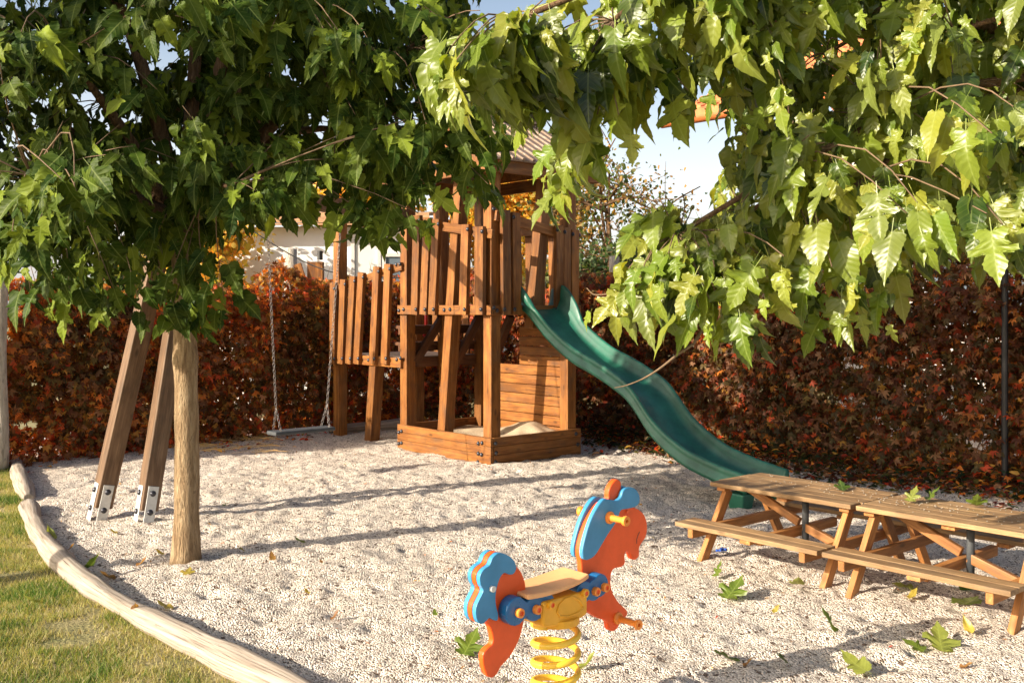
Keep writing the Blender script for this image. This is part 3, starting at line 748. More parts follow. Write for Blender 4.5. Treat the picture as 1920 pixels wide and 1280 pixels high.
# raised smiling rib on the near side
rib = [at_r(x, y, .071) for x, y in ((655,850),(668,810),(700,775),(745,762),(785,780),(808,815),(812,830),(770,862),(720,880),(672,880),(655,850))]
mb = MB(); mb.tube([p for p in rib], .004, 6); mb.build('moulded_rib', M['yellow'], body, smooth=True)
knob('bolt_cap', 612, 808, .07, .085, .0155, M['yellow'], ring=True)
knob('bolt_cap', 815, 737, .07, .085, .0155, M['yellow'], ring=True)
def lobes(name, pts, w0, w1):
    cs = [rp(*z5(x, y), w1) for x, y, _ in pts]; rr = [r for *_, r in pts]
    out = []
    (a1_, z1_), (a2_, z2_) = cs[0], cs[-1]; ang = math.atan2(z2_-z1_, a2_-a1_)
    # outline of two or three touching circles
    samples = []
    for k in range(48):
        t = 2*math.pi*k/48; c0 = ((a1_+a2_)/2, (z1_+z2_)/2); best = 0
        for (a_, z_), r in zip(cs, rr):
            dx, dz = a_-c0[0], z_-c0[1]; ux, uz = math.cos(t), math.sin(t)
            bq = ux*dx+uz*dz; disc = bq*bq-(dx*dx+dz*dz-r*r)
            if disc > 0: best = max(best, bq+math.sqrt(disc))
        samples.append((c0[0]+math.cos(t)*best, c0[1]+math.sin(t)*best))
    n = len(samples); vs = [R0+H*a_+UP*z_+Wd*w for w in (w0, w1) for a_, z_ in samples]
    fs = [tuple(range(n)), tuple(range(2*n-1, n-1, -1))]+[(i, n+i, n+(i+1) % n, (i+1) % n) for i in range(n)]
    mb = MB(); mb.add(vs, fs); me = mb.mesh(name); bm = bmesh.new(); bm.from_mesh(me); bmesh.ops.recalc_face_normals(bm, faces=bm.faces); bm.to_mesh(me); bm.free()
    return link(name, me, M['bluedark'], rider, bevel=.008)
for sg in (1, -1):
    if sg > 0:
        lobes('link_plate', [(415,850,.050),(525,830,.046),(590,820,.046)], .013, .058)
        lobes('link_plate', [(820,735,.040),(880,722,.040),(915,695,.043)], .013, .058)
    else:
        lobes('link_plate', [(415,850,.050),(525,830,.046),(590,820,.046)], .013, .058).matrix_basis = Matrix.Translation(Wd*-.071)
        lobes('link_plate', [(820,735,.040),(880,722,.040),(915,695,.043)], .013, .058).matrix_basis = Matrix.Translation(Wd*-.071)
for zx, zy in ((422,856),(527,836),(880,727),(935,703)):
    knob('bolt_cap', zx, zy, .058, .076, .0165, M['handle'], ring=True)
# seat plank, bent up at the front
mb = MB(); q = []
for k in range(15):
    t = k/14; a = -.200+.305*t; z = .484+.008*(2*t-.8)**2+(.014*t); wd = .084-.012*abs(2*t-1)**3-.014*max(0, t-.75)
    q.append((a, z, wd))
vs = [R0+H*a+UP*(z+dz)+Wd*(w*s_) for a, z, w in q for s_, dz in ((-1,-.009),(1,-.009),(1,.009),(-1,.009))]
fs = [(4*i+k, 4*i+(k+1) % 4, 4*i+4+(k+1) % 4, 4*i+4+k) for i in range(14) for k in range(4)]+[(3,2,1,0),(56,57,58,59)]
mb.add(vs, fs); me = mb.mesh('seat'); bm = bmesh.new(); bm.from_mesh(me); bmesh.ops.recalc_face_normals(bm, faces=bm.faces); bm.to_mesh(me); bm.free()
link('seat', me, M['seatboard'], rider, bevel=.006)
mb = MB(); pts = []
turns = 5.3; nn = 170
for i in range(nn+1):
    t = i/nn; an = 2*math.pi*turns*t+2.4; rr = .082-.0*t
    pts.append(R0+V(math.cos(an)*rr, math.sin(an)*rr, -.02+.372*t))
mb.tube(pts, .0125, 10); mb.build('spring', M['spring'], rider, smooth=True)
mb = MB(); mb.cyl(R0+UP*.345, R0+UP*.372, .088, 28); mb.build('spring_plate', M['yellow'], rider, bevel=.003)

# ------------------------------------------------------------------ picnic tables
TD = V(.656, -.755, 0); TO = V(1.40, 6.27, 0)
def make_table(O, label):
    tb = empty('picnic_table', O, math.atan2(TD.y, TD.x), label, 'picnic table', 'low picnic tables set end to end')
    P = lambda s, w, z: O+TD*s+eR*w+UP*z
    L = .965; tm = M['table']; um = M['table_under']
    for k in range(5):
        w = -.21+k*.105
        s0, s1 = (.0, L) if 0 < k < 4 else (.012, L-.012)
        beam('tabletop_plank', P(s0, w, .418), P(s1, w, .418), .1025, .026, UP, tm, tb, bevel=.004)
    for s_ in (.07, .5, L-.07): beam('top_batten', P(s_, -.23, .391), P(s_, .23, .391), .06 if s_ != .5 else .07, .026, UP, um, tb)
    for sg in (-1, 1):
        for k in range(2):
            w = sg*(.455+k*.092)
            beam('seat_plank', P(.01, w, .222), P(L-.01, w, .222), .089, .026, UP, tm, tb, bevel=.004)
        beam('seat_batten', P(.5, sg*.41, .197), P(.5, sg*.585, .197), .07, .022, UP, um, tb)
    for s_ in (.075, L-.075):
        ins = .036 if s_ < .5 else -.036
        for sg in (-1, 1):
            beam('leg', P(s_, sg*.425, -.03), P(s_, sg*.165, .378), .062, .034, TD, um, tb, bevel=.004)
        beam('crossbeam', P(s_+ins, -.575, .180), P(s_+ins, .575, .180), .056, .036, TD, um, tb)
    beam('crossbeam', P(.46, -.40, .170), P(.46, .40, .170), .055, .04, TD, um, tb)
    beam('diagonal_brace', P(.08, .03, .375), P(.45, .03, .215), .05, .034, eR, um, tb)
    beam('diagonal_brace', P(.50, .0, .205), P(.87, .0, .085), .05, .034, eR, um, tb)
    mb = MB(); mb.tube([P(.51, 0, .12), P(.51, 0, .378)], .020, 14); mb.build('parasol_tube', M['greyframe'] if False else M['rubber'], tb, smooth=True)
    for w, z in ((-.36, .18), (.36, .18)):
        for s_ in (.075+.056,): bolt(P(s_, w, z), TD, tb, .6)
    return tb
t1_ = make_table(TO, 'low weathered timber picnic table nearer the foot of the green slide')
t2_ = make_table(TO+TD*.972, 'low weathered timber picnic table at the right edge, scattered with green leaves')
# ------------------------------------------------------------------ leaves
def leaf_template(kind, droop, fold, wav, seed, petiole=.30):
    r = np.random.default_rng(seed)
    if kind == 0:   o = [(.10,-.08),(.25,-.08),(.38,.02),(.33,.13),(.24,.20),(.33,.27),(.52,.36),(.53,.47),(.40,.49),(.25,.46),(.17,.44),(.21,.56),(.27,.68),(.24,.80),(.15,.92),(.06,1.03)]
    elif kind == 1: o = [(.11,-.07),(.26,-.05),(.38,.06),(.39,.18),(.36,.26),(.46,.38),(.42,.50),(.29,.50),(.22,.50),(.25,.60),(.27,.70),(.21,.83),(.12,.95),(.05,1.04)]
    else:           o = [(.12,-.06),(.26,-.03),(.35,.08),(.38,.20),(.38,.34),(.35,.47),(.30,.60),(.23,.73),(.17,.85),(.10,.95),(.04,1.03)]
    q = []
    for a, b in zip(o[:-1], o[1:]):                            # saw-toothed edge
        q.append(a); mx, my = (a[0]+b[0])/2, (a[1]+b[1])/2; nx, ny = b[1]-a[1], a[0]-b[0]; q.append((mx-nx*.13, my-ny*.13))
    o = q+[o[-1]]
    ys = [0,.16,.32,.47,.62,.80,1.16]
    vs = [(0,y) for y in ys]; fs = []
    for sg in (1,-1):
        k = 1+r.normal(0,.06); p = [(x*sg*k, y+r.normal(0,.008)) for x, y in o]
        mids = [max(0, min(5, int(np.searchsorted(ys, y))-(1 if y > .02 else 0))) for _, y in p]; mids = list(np.maximum.accumulate(mids))
        n0 = len(vs); vs += p; n1 = len(vs)
        inner = [((x+vs[m][0])*.5, (y+ys[m])*.5) for (x, y), m in zip(p, mids)]; vs += inner
        def tri(a,b_,c_): fs.append((a,b_,c_) if sg > 0 else (c_,b_,a))
        cur = 0; prev = None
        for j in range(len(p)):
            v, w = n0+j, n1+j; m_ = mids[j]
            if prev is not None:
                tri(w-1, v-1, v); tri(w-1, v, w); tri(cur, w-1, w)
            else: tri(0, v, w)
            while cur < m_: tri(cur, w, cur+1); cur += 1
            prev = v
        while cur < 6: tri(cur, n1+len(p)-1, cur+1) ; cur += 1
        tri(n1+len(p)-1, n0+len(p)-1, 6)
    vs = np.array(vs, float); uv = vs.copy()
    x, y = vs[:,0], vs[:,1]; ax = np.abs(x)
    z = fold*ax-1.3*fold*ax*ax-droop*y*y+wav*np.sin(y*9+seed)*ax*1.3+wav*.7*np.sin(x*11+seed*2)*ax
    bend = droop*y
    P = np.c_[x*(1-.25*abs(fold)), np.sin(bend*1.2)/(1.2*droop) if abs(droop) > .01 else y, z]
    n0 = len(P); P = np.r_[P, [[-.008,.02,0],[.008,.02,0],[.008,-petiole,.05],[-.008,-petiole,.05]]]; uv = np.r_[uv, [[0,0]]*4]
    fs += [(n0,n0+1,n0+2),(n0,n0+2,n0+3)]
    return P, np.array(fs), uv
TPL = [leaf_template((0,1,0,2,0,1)[k % 6], [.12,.35,.6][(k*7) % 3], [.35,.15,.55][k % 3] if k < 6 else .3, .10+.04*(k % 3), k+1) for k in range(12)]
CTPL = []
for k in range(4):                                            # creeper leaflet: folded pointed oval
    P = np.array([[0,0,0],[.20,.28,.05+.02*k],[.16,.68,.02],[0,1,-.12*k],[-.16,.68,.02],[-.20,.28,.05+.02*k],[0,.45,-.03]])
    CTPL.append((P, np.array([(0,1,6),(1,2,6),(2,3,6),(3,4,6),(4,5,6),(5,0,6)]), P[:,:2].copy()))
PTPL = []
for k in range(4):                                            # a whole creeper leaf: five leaflets from one stalk
    rr_ = np.random.default_rng(400+k); VV_, FF_ = [], []
    for j, (an, ln) in enumerate(((-1.45,.62),(-.75,.85),(0,1.0),(.75,.85),(1.45,.62))):
        an += rr_.normal(0, .12); ln *= rr_.uniform(.85, 1.1); w = .19*ln; dz = rr_.normal(0, .06)
        P = np.array([[0,0,0],[w,.45*ln,.05],[0,ln,-.16+dz],[-w,.45*ln,.05],[0,.45*ln,-.03]]); ca, sa = math.cos(an), math.sin(an)
        Q = np.c_[P[:,0]*ca+P[:,1]*sa, P[:,1]*ca-P[:,0]*sa, P[:,2]+dz*P[:,1]]
        VV_.append(Q); FF_ += [(5*j+a, 5*j+b_, 5*j+c_) for a, b_, c_ in ((0,4,1),(1,4,2),(2,4,3),(3,4,0))]
    VV_ = np.concatenate(VV_); PTPL.append((VV_, np.array(FF_)[:, ::-1], VV_[:,:2].copy()))
def leaves_mesh(name, pos, tip, nrm, size, col, mat, par=None, tpl=TPL, kind=None, seed=1, xs=None):
    r = np.random.default_rng(seed); n = len(pos)
    tip = tip/np.linalg.norm(tip, axis=1, keepdims=True)
    nrm = nrm-tip*(nrm*tip).sum(1, keepdims=True); nrm /= np.linalg.norm(nrm, axis=1, keepdims=True)+1e-9
    sd = np.cross(tip, nrm); which = r.integers(0, len(tpl), n)
    if xs is None: xs = r.uniform(.68, 1.05, n)
    VV, FF, UV, CC = [], [], [], []; off = 0
    for t, (P, Fc, uv) in enumerate(tpl):
        k = np.where(which == t)[0]
        if not len(k): continue
        s = size[k][:,None,None]
        v = pos[k][:,None,:]+s*(P[None,:,0:1]*xs[k][:,None,None]*sd[k][:,None,:]+P[None,:,1:2]*tip[k][:,None,:]+P[None,:,2:3]*nrm[k][:,None,:])
        VV.append(v.reshape(-1,3)); nP = len(P)
        FF.append((Fc[None]+(np.arange(len(k))*nP)[:,None,None]+off).reshape(-1,3)); off += nP*len(k)
        UV.append(np.tile(uv, (len(k),1))); CC.append(np.repeat(col[k], nP, 0))
    return np_mesh(name, np.concatenate(VV), np.concatenate(FF), mat, par, col=np.concatenate(CC), uv=np.concatenate(UV), kind=kind)
def in_poly(x, y, P):
    c = np.zeros(x.shape, bool); n = len(P)
    for i in range(n):
        x0, y0 = P[i]; x1, y1 = P[(i+1) % n]
        if y0 == y1: continue
        m = ((y0 > y) != (y1 > y)) & (x < (x1-x0)*(y-y0)/(y1-y0)+x0); c ^= m
    return c
def limb(mb, p0, p1, r0, r1, sag=.0, n=7, seed=0, wob=.06):
    r = random.Random(seed); pts = []; L = (Vector(p1)-Vector(p0)).length
    o1 = V(r.uniform(-1,1), r.uniform(-1,1), r.uniform(-.5,1))*wob*L; 
    for i in range(n):
        t = i/(n-1); p = Vector(p0).lerp(Vector(p1), t)+o1*math.sin(math.pi*t)+V(0,0,sag*L*math.sin(math.pi*t))
        pts.append(p)
    mb.tube(pts, [r0+(r1-r0)*(i/(n-1)) for i in range(n)], 7)
    return pts
def build_crown(tree, trunk_top, clusters, hubs, leafsize, nper, palette, seed, outward_c, limbs_r=.055, lsag=.12, hang=1.0, leafm=None):
    """hubs: ends of the main limbs; clusters: twig tips, each linked to its nearest hub"""
    r = np.random.default_rng(seed); mbl = MB(); hub_pts = []
    for i, hpt in enumerate(hubs):
        hub_pts += limb(mbl, trunk_top, hpt, limbs_r*.7, .009, lsag, 9, seed+i, .08)[2:]
    mbl.build('limbs', M['branch'], tree, smooth=True)
    HP = np.array([tuple(p) for p in hub_pts]); mbt = MB()
    pos, tip, nrm, siz, col = [], [], [], [], []
    for ci, c in enumerate(clusters):
        d = np.linalg.norm(HP-c, axis=1)+.6*np.maximum(0, c[2]-HP[:,2]-.3); h = HP[int(np.argmin(d))]
        L = np.linalg.norm(c-h)
        rad = .0026+.0022*min(L, 1.4)
        pts = limb(mbt, Vector(h), Vector(c), rad, .0022, .14 if c[2] < h[2] else .02, 6, seed*7+ci, .08)
        n = nper+int(r.integers(-2, 3))
        for k in range(n):
            t = 1-(k/n)**1.2*.55/max(.4, L)*.5 if L > 0 else 1
            t = max(.25, t); q = t*(len(pts)-1); i = min(len(pts)-2, int(q)); p = np.array(pts[i].lerp(pts[i+1], q-i))
            hd = r.normal(0, 1, 3); hd[2] *= .4; hd /= np.linalg.norm(hd)
            out = p-outward_c; out[2] *= .3; out /= np.linalg.norm(out)+1e-6
            tp = np.array([0,0,-1.0])*r.uniform(.7, 1.5)*hang+hd*.75+out*.35
            p = p+hd*.05+np.array([0,0,-.02])
            nn = out*.8+np.array([-.25,-.45,.55])+r.normal(0,.42,3)
            pos.append(p+tp/np.linalg.norm(tp)*.05); tip.append(tp); nrm.append(nn); siz.append(leafsize*r.uniform(.5, 1.2)*(1-.35*(k == 0)))
            cc = palette[int(r.integers(0, len(palette)))]; col.append(np.array(cc)*r.uniform(.8, 1.2))
    mbt.build('twigs', M['twig'], tree, smooth=True)
    leaves_mesh('crown', np.array(pos), np.array(tip), np.array(nrm), np.array(siz), np.array(col), leafm or M['leaf'], tree, seed=seed)
def sample_clusters(poly, n, yrange, seed, extra=None):
    r = np.random.default_rng(seed); xs = [p[0] for p in poly]; ys = [p[1] for p in poly]; out = []
    while len(out) < n:
        px, py = r.uniform(min(xs), max(xs)), r.uniform(min(ys), max(ys))
        if not in_poly(np.array([px]), np.array([py]), poly)[0] or (seed == 61 and 920 < px < 1320 and py < 125 and r.random() < .5): continue
        y0, y1 = yrange(px, py); Yd = r.uniform(y0, y1); out.append(np.array(at(px, py, Yd)))
    return out
GREEN = [(.15,.205,.020),(.18,.235,.028),(.115,.18,.018),(.22,.255,.04),(.16,.20,.04),(.25,.265,.035)]
DARKG = [(.024,.052,.006),(.036,.070,.008),(.020,.044,.007),(.055,.088,.010)]  # dark greens; the left crown's shade is part of the colour
# left tree: umbrella crown on a bare tan trunk
tb_ = gnd(345, 1046)
lt = empty('broadleaf_tree', tb_, 0, 'broadleaf tree with a smooth tan trunk standing in the gravel beside the swing legs', 'tree')
mb = MB(); pts = []; rr = []
for i in range(26):
    t = i/25; z = -.05+2.05*t
    pts.append(tb_+V(.012*math.sin(3*t+1)-.0*t, .02*math.sin(4*t), z)); rr.append(.074-.010*t+.016*math.exp(-z*8)+.0025*math.sin(z*17)+.006*math.exp(-((z-1.18)/.05)**2)+.004*math.exp(-((z-.62)/.04)**2))
mb.tube(pts, rr, 28); mb.build('trunk', M['bark'], lt, smooth=True)
ttop = pts[-1]
polyL = [(-420,560),(-200,520),(-60,545),(30,520),(110,520),(180,505),(290,520),(350,535),(400,480),(440,400),(500,372),(600,375),(650,340),(700,345),(745,310),(780,265),(830,225),(850,150),(860,40),(905,-30),(900,-330),(500,-560),(-100,-520),(-450,-100)]
cl = sample_clusters(polyL, 1000, lambda x, y: (4.9+.4*(y > 380)+max(0, x-300)/600*.5, 7.0 if y < 330 else 6.6), 41)
cl += [np.array(at(px, py, Yd)) for px, py, Yd in [(115,335,3.9),(140,350,4.0),(95,345,4.1),(75,410,4.3),(150,380,4.2),(40,400,4.6),(130,545,4.9),(220,560,5.0),(60,560,4.9),(100,520,4.8),(20,470,4.5),(190,520,5.2),(320,590,5.4),(360,590,5.5),(395,570,5.5),(300,570,5.3),(260,560,5.2),(420,560,5.4),
       (700,385,5.6),(690,365,5.6),(740,390,5.5),(755,350,5.5),(800,350,5.3),(785,400,5.2),(905,300,5.1),(660,100,5.0),(700,95,5.0),(640,120,5.1),(760,225,5.0),(800,235,5.0),(730,240,5.1),(0,120,4.2),(40,60,4.3),(270,10,4.4),(300,-20,4.4),(390,0,4.6),(880,60,4.9),(900,20,4.9),(820,30,5.0),(620,300,5.8),(680,260,5.7),(740,290,5.6),(800,300,5.5),(840,240,5.3),(700,200,5.5),(870,300,5.2),(760,330,5.6),(640,350,5.7),(720,440,5.4),(890,200,5.2),(900,130,5.2),(860,180,5.2),(830,130,5.2),(870,230,5.2),(920,230,5.1),(960,210,5.0),(915,345,5.1),(790,260,5.4),(810,290,5.3),(850,250,5.2)]]
cl = [c for c in cl if c[0] > -3.45]
def lands_in_clearing(c):                                     # would its shadow fall on the sunny middle of the gravel?
    t = (c[2]-.1)/math.tan(math.radians(23)); x, y = c[0]+.88*t, c[1]+.475*t; px, py = CX+F*x/y, HY+CH*F/y
    return px < 1040 and py > 905
rf = np.random.default_rng(17); print('thinned', sum(lands_in_clearing(c) for c in cl), len(cl))
cl = [c for c in cl if not lands_in_clearing(c) or rf.random() < .12]
hubsL = [at(120,100,5.2), at(330,-150,6.4), at(560,0,5.4), at(740,120,5.9), at(-60,150,6.0), at(300,200,7.2), at(60,330,4.9), at(520,230,6.8), at(700,250,6.0), at(430,350,5.2), at(150,400,6.4), at(0,-200,5.6), at(650,-250,6.0)]
build_crown(lt, ttop, cl, hubsL, .145, 11, DARKG*3+GREEN[:2], 51, np.array([-2.0, 6.2, 2.2]), .075, leafm=M['leaf_shade'])
# right tree: trunk outside the frame, boughs reaching in over the yard
rb = V(3.55, 4.45, 0)
rt = empty('broadleaf_tree', rb, 0, 'broadleaf tree with sunlit hanging boughs reaching in from the right over the slide', 'tree')
mb = MB(); pts = [rb+V(-.06*math.sin(i*.5), .03*math.sin(i), -.05+.13*i) for i in range(17)]; mb.tube(pts, [.10-.002*i+.03*math.exp(-i*.9) for i in range(17)], 20); mb.build('trunk', M['bark'], rt, smooth=True)
rtop = pts[-1]
polyR = [(930,60),(960,30),(930,-30),(1250,-50),(1500,-190),(1700,-420),(2300,-500),(2500,100),(2350,420),(2080,440),(1920,460),(1860,480),(1780,430),(1700,470),(1640,520),(1560,490),(1480,500),(1420,500),(1370,520),(1330,545),(1290,500),(1250,500),(1330,430),(1345,380),(1360,290),(1365,200),(1350,130),(1330,90),(1270,100),(1240,90),(1200,110),(1150,115),(1110,150),(1060,170),(1000,150),(950,140)]
def yR(x, y):
    return (3.1+.55*min(1, max(0, (x-1000)/600)), 3.8+2.0*min(1, max(0, (x-1100)/500)))
cl = sample_clusters(polyR, 700, yR, 61)
cl += [np.array(at(px, py, Yd)) for px, py, Yd in [(850,120,3.0),(880,110,3.1),(870,90,3.1),(905,130,3.2),(925,110,3.2),(950,90,3.2),(900,150,3.4),(960,150,3.4),(830,110,3.05),
    (1040,200,3.4),(1060,240,3.5),(1080,220,3.5),(1120,215,3.4),(1160,215,3.3),(1100,250,3.9),(1060,300,4.2),(1010,200,4.4),(1065,345,4.4),
    (1215,375,3.9),(1235,370,3.9),(1280,365,3.9),(1300,385,4.0),(1225,130,3.6),(1260,180,3.6),(1290,170,3.7),
    (1250,490,3.6),(1220,495,3.7),(1200,520,3.7),(1190,545,3.8),(1290,480,3.6),(1140,560,3.9),(1330,560,3.5),(1310,575,3.5),(1350,570,3.5),(1380,560,3.5),(1400,590,3.6),(1440,520,3.5),(1470,480,3.4),(1340,500,3.5),(1230,540,3.8),(1580,570,3.6),(1600,560,3.6),(1630,575,3.6),(1660,530,3.7),(1560,500,3.5),(1700,400,3.3),(1720,380,3.3),(1850,400,3.2),(1880,420,3.2),(1860,250,3.2),(1900,200,3.3)]+[(1640+i*37 % 300, 10+(i*53) % 110, 4.4+.11*(i % 11)) for i in range(34)]+[(1370+i*29 % 130, 80+(i*41) % 90, 4.2+.1*(i % 9)) for i in range(14)]]
hubsR = [at(960,40,3.3), at(1150,40,3.5), at(1350,-50,4.0), at(1270,440,3.8), at(1400,400,4.2), at(1600,350,4.0), at(1790,60,3.9), at(1550,100,4.5), at(1780,420,4.4), at(2150,200,3.6), at(2100,-200,4.8), at(1450,-300,4.3), at(1080,180,4.2), at(1950,350,5.6), at(1420,230,4.8)]
build_crown(rt, rtop, cl, hubsR, .148, 9, GREEN*4+DARKG, 71, np.array([2.6, 4.6, 2.0]), .05, .22, 1.6)
mb = MB()
tw = catmull([at(1300,645,3.55), at(1270,665,3.56), at(1235,692,3.6), at(1205,710,3.62), at(1175,722,3.63), at(1152,727,3.64)], 4)
mb.tube(tw, [.006-.0045*i/(len(tw)-1) for i in range(len(tw))], 6)
tw = catmull([at(1330,470,3.7), at(1250,500,3.75), at(1180,540,3.8), at(1120,553,3.85), at(1100,540,3.87)], 5)
mb.tube(tw, [.007-.005*i/(len(tw)-1) for i in range(len(tw))], 6)
tw = catmull([at(1330,560,3.6), at(1320,610,3.56), at(1300,645,3.55)], 4); mb.tube(tw, .0055, 6)
mb.build('bare_twig', M['twig'], rt, smooth=True)

# an added, unseen tree outside the left edge, put there to keep the sun off the upper part of the left crown
st = empty('broadleaf_tree', (-6.3, 3.7, 0), 0, 'added unseen broadleaf tree beyond the left edge, shading the left crown', 'tree')
mb = MB(); pts = [V(-6.3+.05*math.sin(i), 3.7, -.05+.2*i) for i in range(18)]; mb.tube(pts, [.11-.003*i for i in range(18)], 16); mb.build('trunk', M['bark'], st, smooth=True)
r = np.random.default_rng(9); cl = []
while len(cl) < 230:
    q = r.uniform(-1, 1, 3)
    c = np.array([-5.9, 4.0, 4.9])+q*np.array([1.65, 1.65, 1.6])
    if (q**2).sum() < 1 and not lands_in_clearing(c-np.array([0,0,.2])): cl.append(c)
build_crown(st, pts[-1], cl, [V(-5.9+1.1*math.cos(a), 4.0+1.1*math.sin(a), 4.9+.5*math.sin(a*2)) for a in (0, 1.2, 2.4, 3.6, 4.8, 6.0)], .19, 9, GREEN, 77, np.array([-5.9, 4, 4]), .06)
# ------------------------------------------------------------------ creeper walls
def palette_pick(r, n, pal, w):
    w = np.array(w, float); w /= w.sum(); return np.array(pal)[r.choice(len(pal), n, p=w)]
RED, ORG, YEL, BRN, DKR, OLV, DGR, TAN = (.50,.055,.018),(.60,.20,.03),(.55,.32,.06),(.11,.045,.02),(.085,.016,.012),(.085,.080,.018),(.018,.040,.014),(.34,.19,.10)
PAL = [RED, ORG, YEL, BRN, DKR, OLV, DGR, TAN]
def creeper_wall(name, P0, d, L, Hh, n, seed, label, weights, bright=1.0, depth=.34):
    nrm = V(d.y, -d.x, 0); nrm = nrm if nrm.y < 0 else -nrm
    root = empty(name, P0+d*(L/2), math.atan2(d.y, d.x), label, 'hedge')
    r = np.random.default_rng(seed); s = r.uniform(0, L, n); z = r.beta(1.15, 1.0, n)*Hh
    top = Hh+.16*smooth_noise(s, s*0+seed, .7, seed)*2+.10*smooth_noise(s, s*0, .22, seed+1)*2
    z = z/Hh*top
    w = r.uniform(0, 1, n)**1.5*depth*(.55+.9*(smooth_noise(s, z, .5, seed+2)+.5))+.22*smooth_noise(s, z, .22, seed+4)+.10*smooth_noise(s, z, .1, seed+7)
    w += .16*np.exp(-z/.25)*r.uniform(0, 1, n)*1.6
    hole = smooth_noise(s, z, .30, seed+3)+.5*smooth_noise(s, z, .12, seed+8)
    k = (hole > -.46) & ((z < Hh*.86) | (r.random(n) < .55)); s, z, w = s[k], z[k], w[k]; n = len(s)
    pos = np.c_[P0.x+d.x*s+nrm.x*w, P0.y+d.y*s+nrm.y*w, z+.0]
    nn = np.array(nrm)
    tip = np.array([0,0,-1.0])*r.uniform(.3, 1.1, (n,1))+r.normal(0,.55,(n,3))+nn*.35
    nr = nn*.9+np.array([0,0,.55])+r.normal(0,.5,(n,3))
    f1_ = smooth_noise(s, z, .9, seed+5)+.7*smooth_noise(s, z, .3, seed+6)+r.normal(0,.16,n)
    W = weights(s/L, z/Hh, f1_)                                   # (n, 8) weights
    cs = np.cumsum(W/W.sum(1, keepdims=True), 1); pick = (r.random((n,1)) > cs).sum(1).clip(0, 7)
    loc = (W/W.sum(1, keepdims=True)) @ np.array(PAL)
    col = (.62*np.array(PAL)[pick]+.38*loc)*r.uniform(.6, 1.35, (n,1))*(1+.5*smooth_noise(s, z, .16, seed+9))[:,None]
    leaves_mesh('foliage', pos, tip, nr, r.uniform(.036, .082, n), col*bright, M['creeper'], root, tpl=PTPL, seed=seed, xs=r.uniform(.85, 1.25, n))
    mb = MB(); q = random.Random(seed)
    for i in range(int(L*7)):                                  # shoots standing above the top
        s0 = q.uniform(0, L); p = P0+d*s0+nrm*q.uniform(0, .2)+UP*(Hh-.15); e = p+d*q.uniform(-.2, .2)+nrm*q.uniform(-.05, .25)+UP*q.uniform(.15, .42)
        mb.tube([p, p.lerp(e, .5)+UP*.05, e], [.004, .003, .001], 4, cap=False)
    for i in range(int(L*26)):                                 # stems
        s0 = q.uniform(0, L); z0 = q.choice([0, 0, q.uniform(.2, 1.2)]); w0 = q.uniform(-.04, .12)
        pts = []; ss, zz, ww = s0, z0, w0; a = q.uniform(-.6, .6)
        for k in range(7):
            pts.append(P0+d*ss+nrm*ww+UP*zz); a += q.uniform(-.5, .5); ss += math.sin(a)*.22; zz += abs(math.cos(a))*.24; ww = min(.22, max(-.06, ww+q.uniform(-.06, .06)))
            if zz > Hh+.05: break
        if len(pts) > 2: mb.tube(pts, [.007*(1-.8*j/len(pts)) for j in range(len(pts))], 4, cap=False)
    mb.build('stems', M['branch'], root)
    # the mesh fence the creeper grows on
    mb = MB(); 
    for k in range(int(L/.12)): mb.obox(P0+d*(k*.12)+UP*.02, P0+d*(k*.12)+UP*(Hh-.1), .004, .004, nrm)
    for k in range(int(Hh/.16)): mb.obox(P0+UP*(.05+k*.16)+nrm*.005, P0+d*L+UP*(.05+k*.16)+nrm*.005, .004, .004, nrm)
    for k in range(int(L/2.2)+1): mb.obox(P0+d*(k*2.2)-nrm*.04, P0+d*(k*2.2)-nrm*.04+UP*Hh, .05, .05, nrm)
    mb.build('wire_fence', M['blackmetal'], root)
    return root
def wl(u, v, f):
    low = np.exp(-v*4)
    W = np.stack([.5+1.3*(f > .18)+1.5*low, 1.4+2.0*(f > -.0)-1.1*u, .8+.5*(f > .1), 2.0+1.2*u+1.0*(f < -.1), .7+.4*u, 2.0+1.6*u*(f < 0), .6+1.8*(f < -.18)+.7*u, 1.7-.2*u], 1); return np.clip(W, .05, None)
def wr(u, v, f):
    e = np.exp(-u*3.5)  # brighter leaf colours near the tower stand in for sunlight there
    W = np.stack([.4+1.8*e+1.6*(f > .30), .35+1.5*e+2.2*(f > .34), .10+.3*e, 2.0+0*u, 1.3-.8*e, 1.5+0*u, .9+2.6*np.exp(-v*3.2)+.8*(f < -.2), .8+.9*e], 1); return np.clip(W, .05, None)
creeper_wall('creeper_hedge', HL0-HLd*1.3, HLd, 6.9, 1.86, 44000, 81, 'wall of orange, red and brown creeper behind the swing and the tan tree trunk', wl, 1.25)
creeper_wall('creeper_hedge', HC+HRd*.1, HRd, 10.4, 1.95, 64000, 91, 'wall of dark crimson creeper behind the green slide and picnic tables', wr, 1.0)
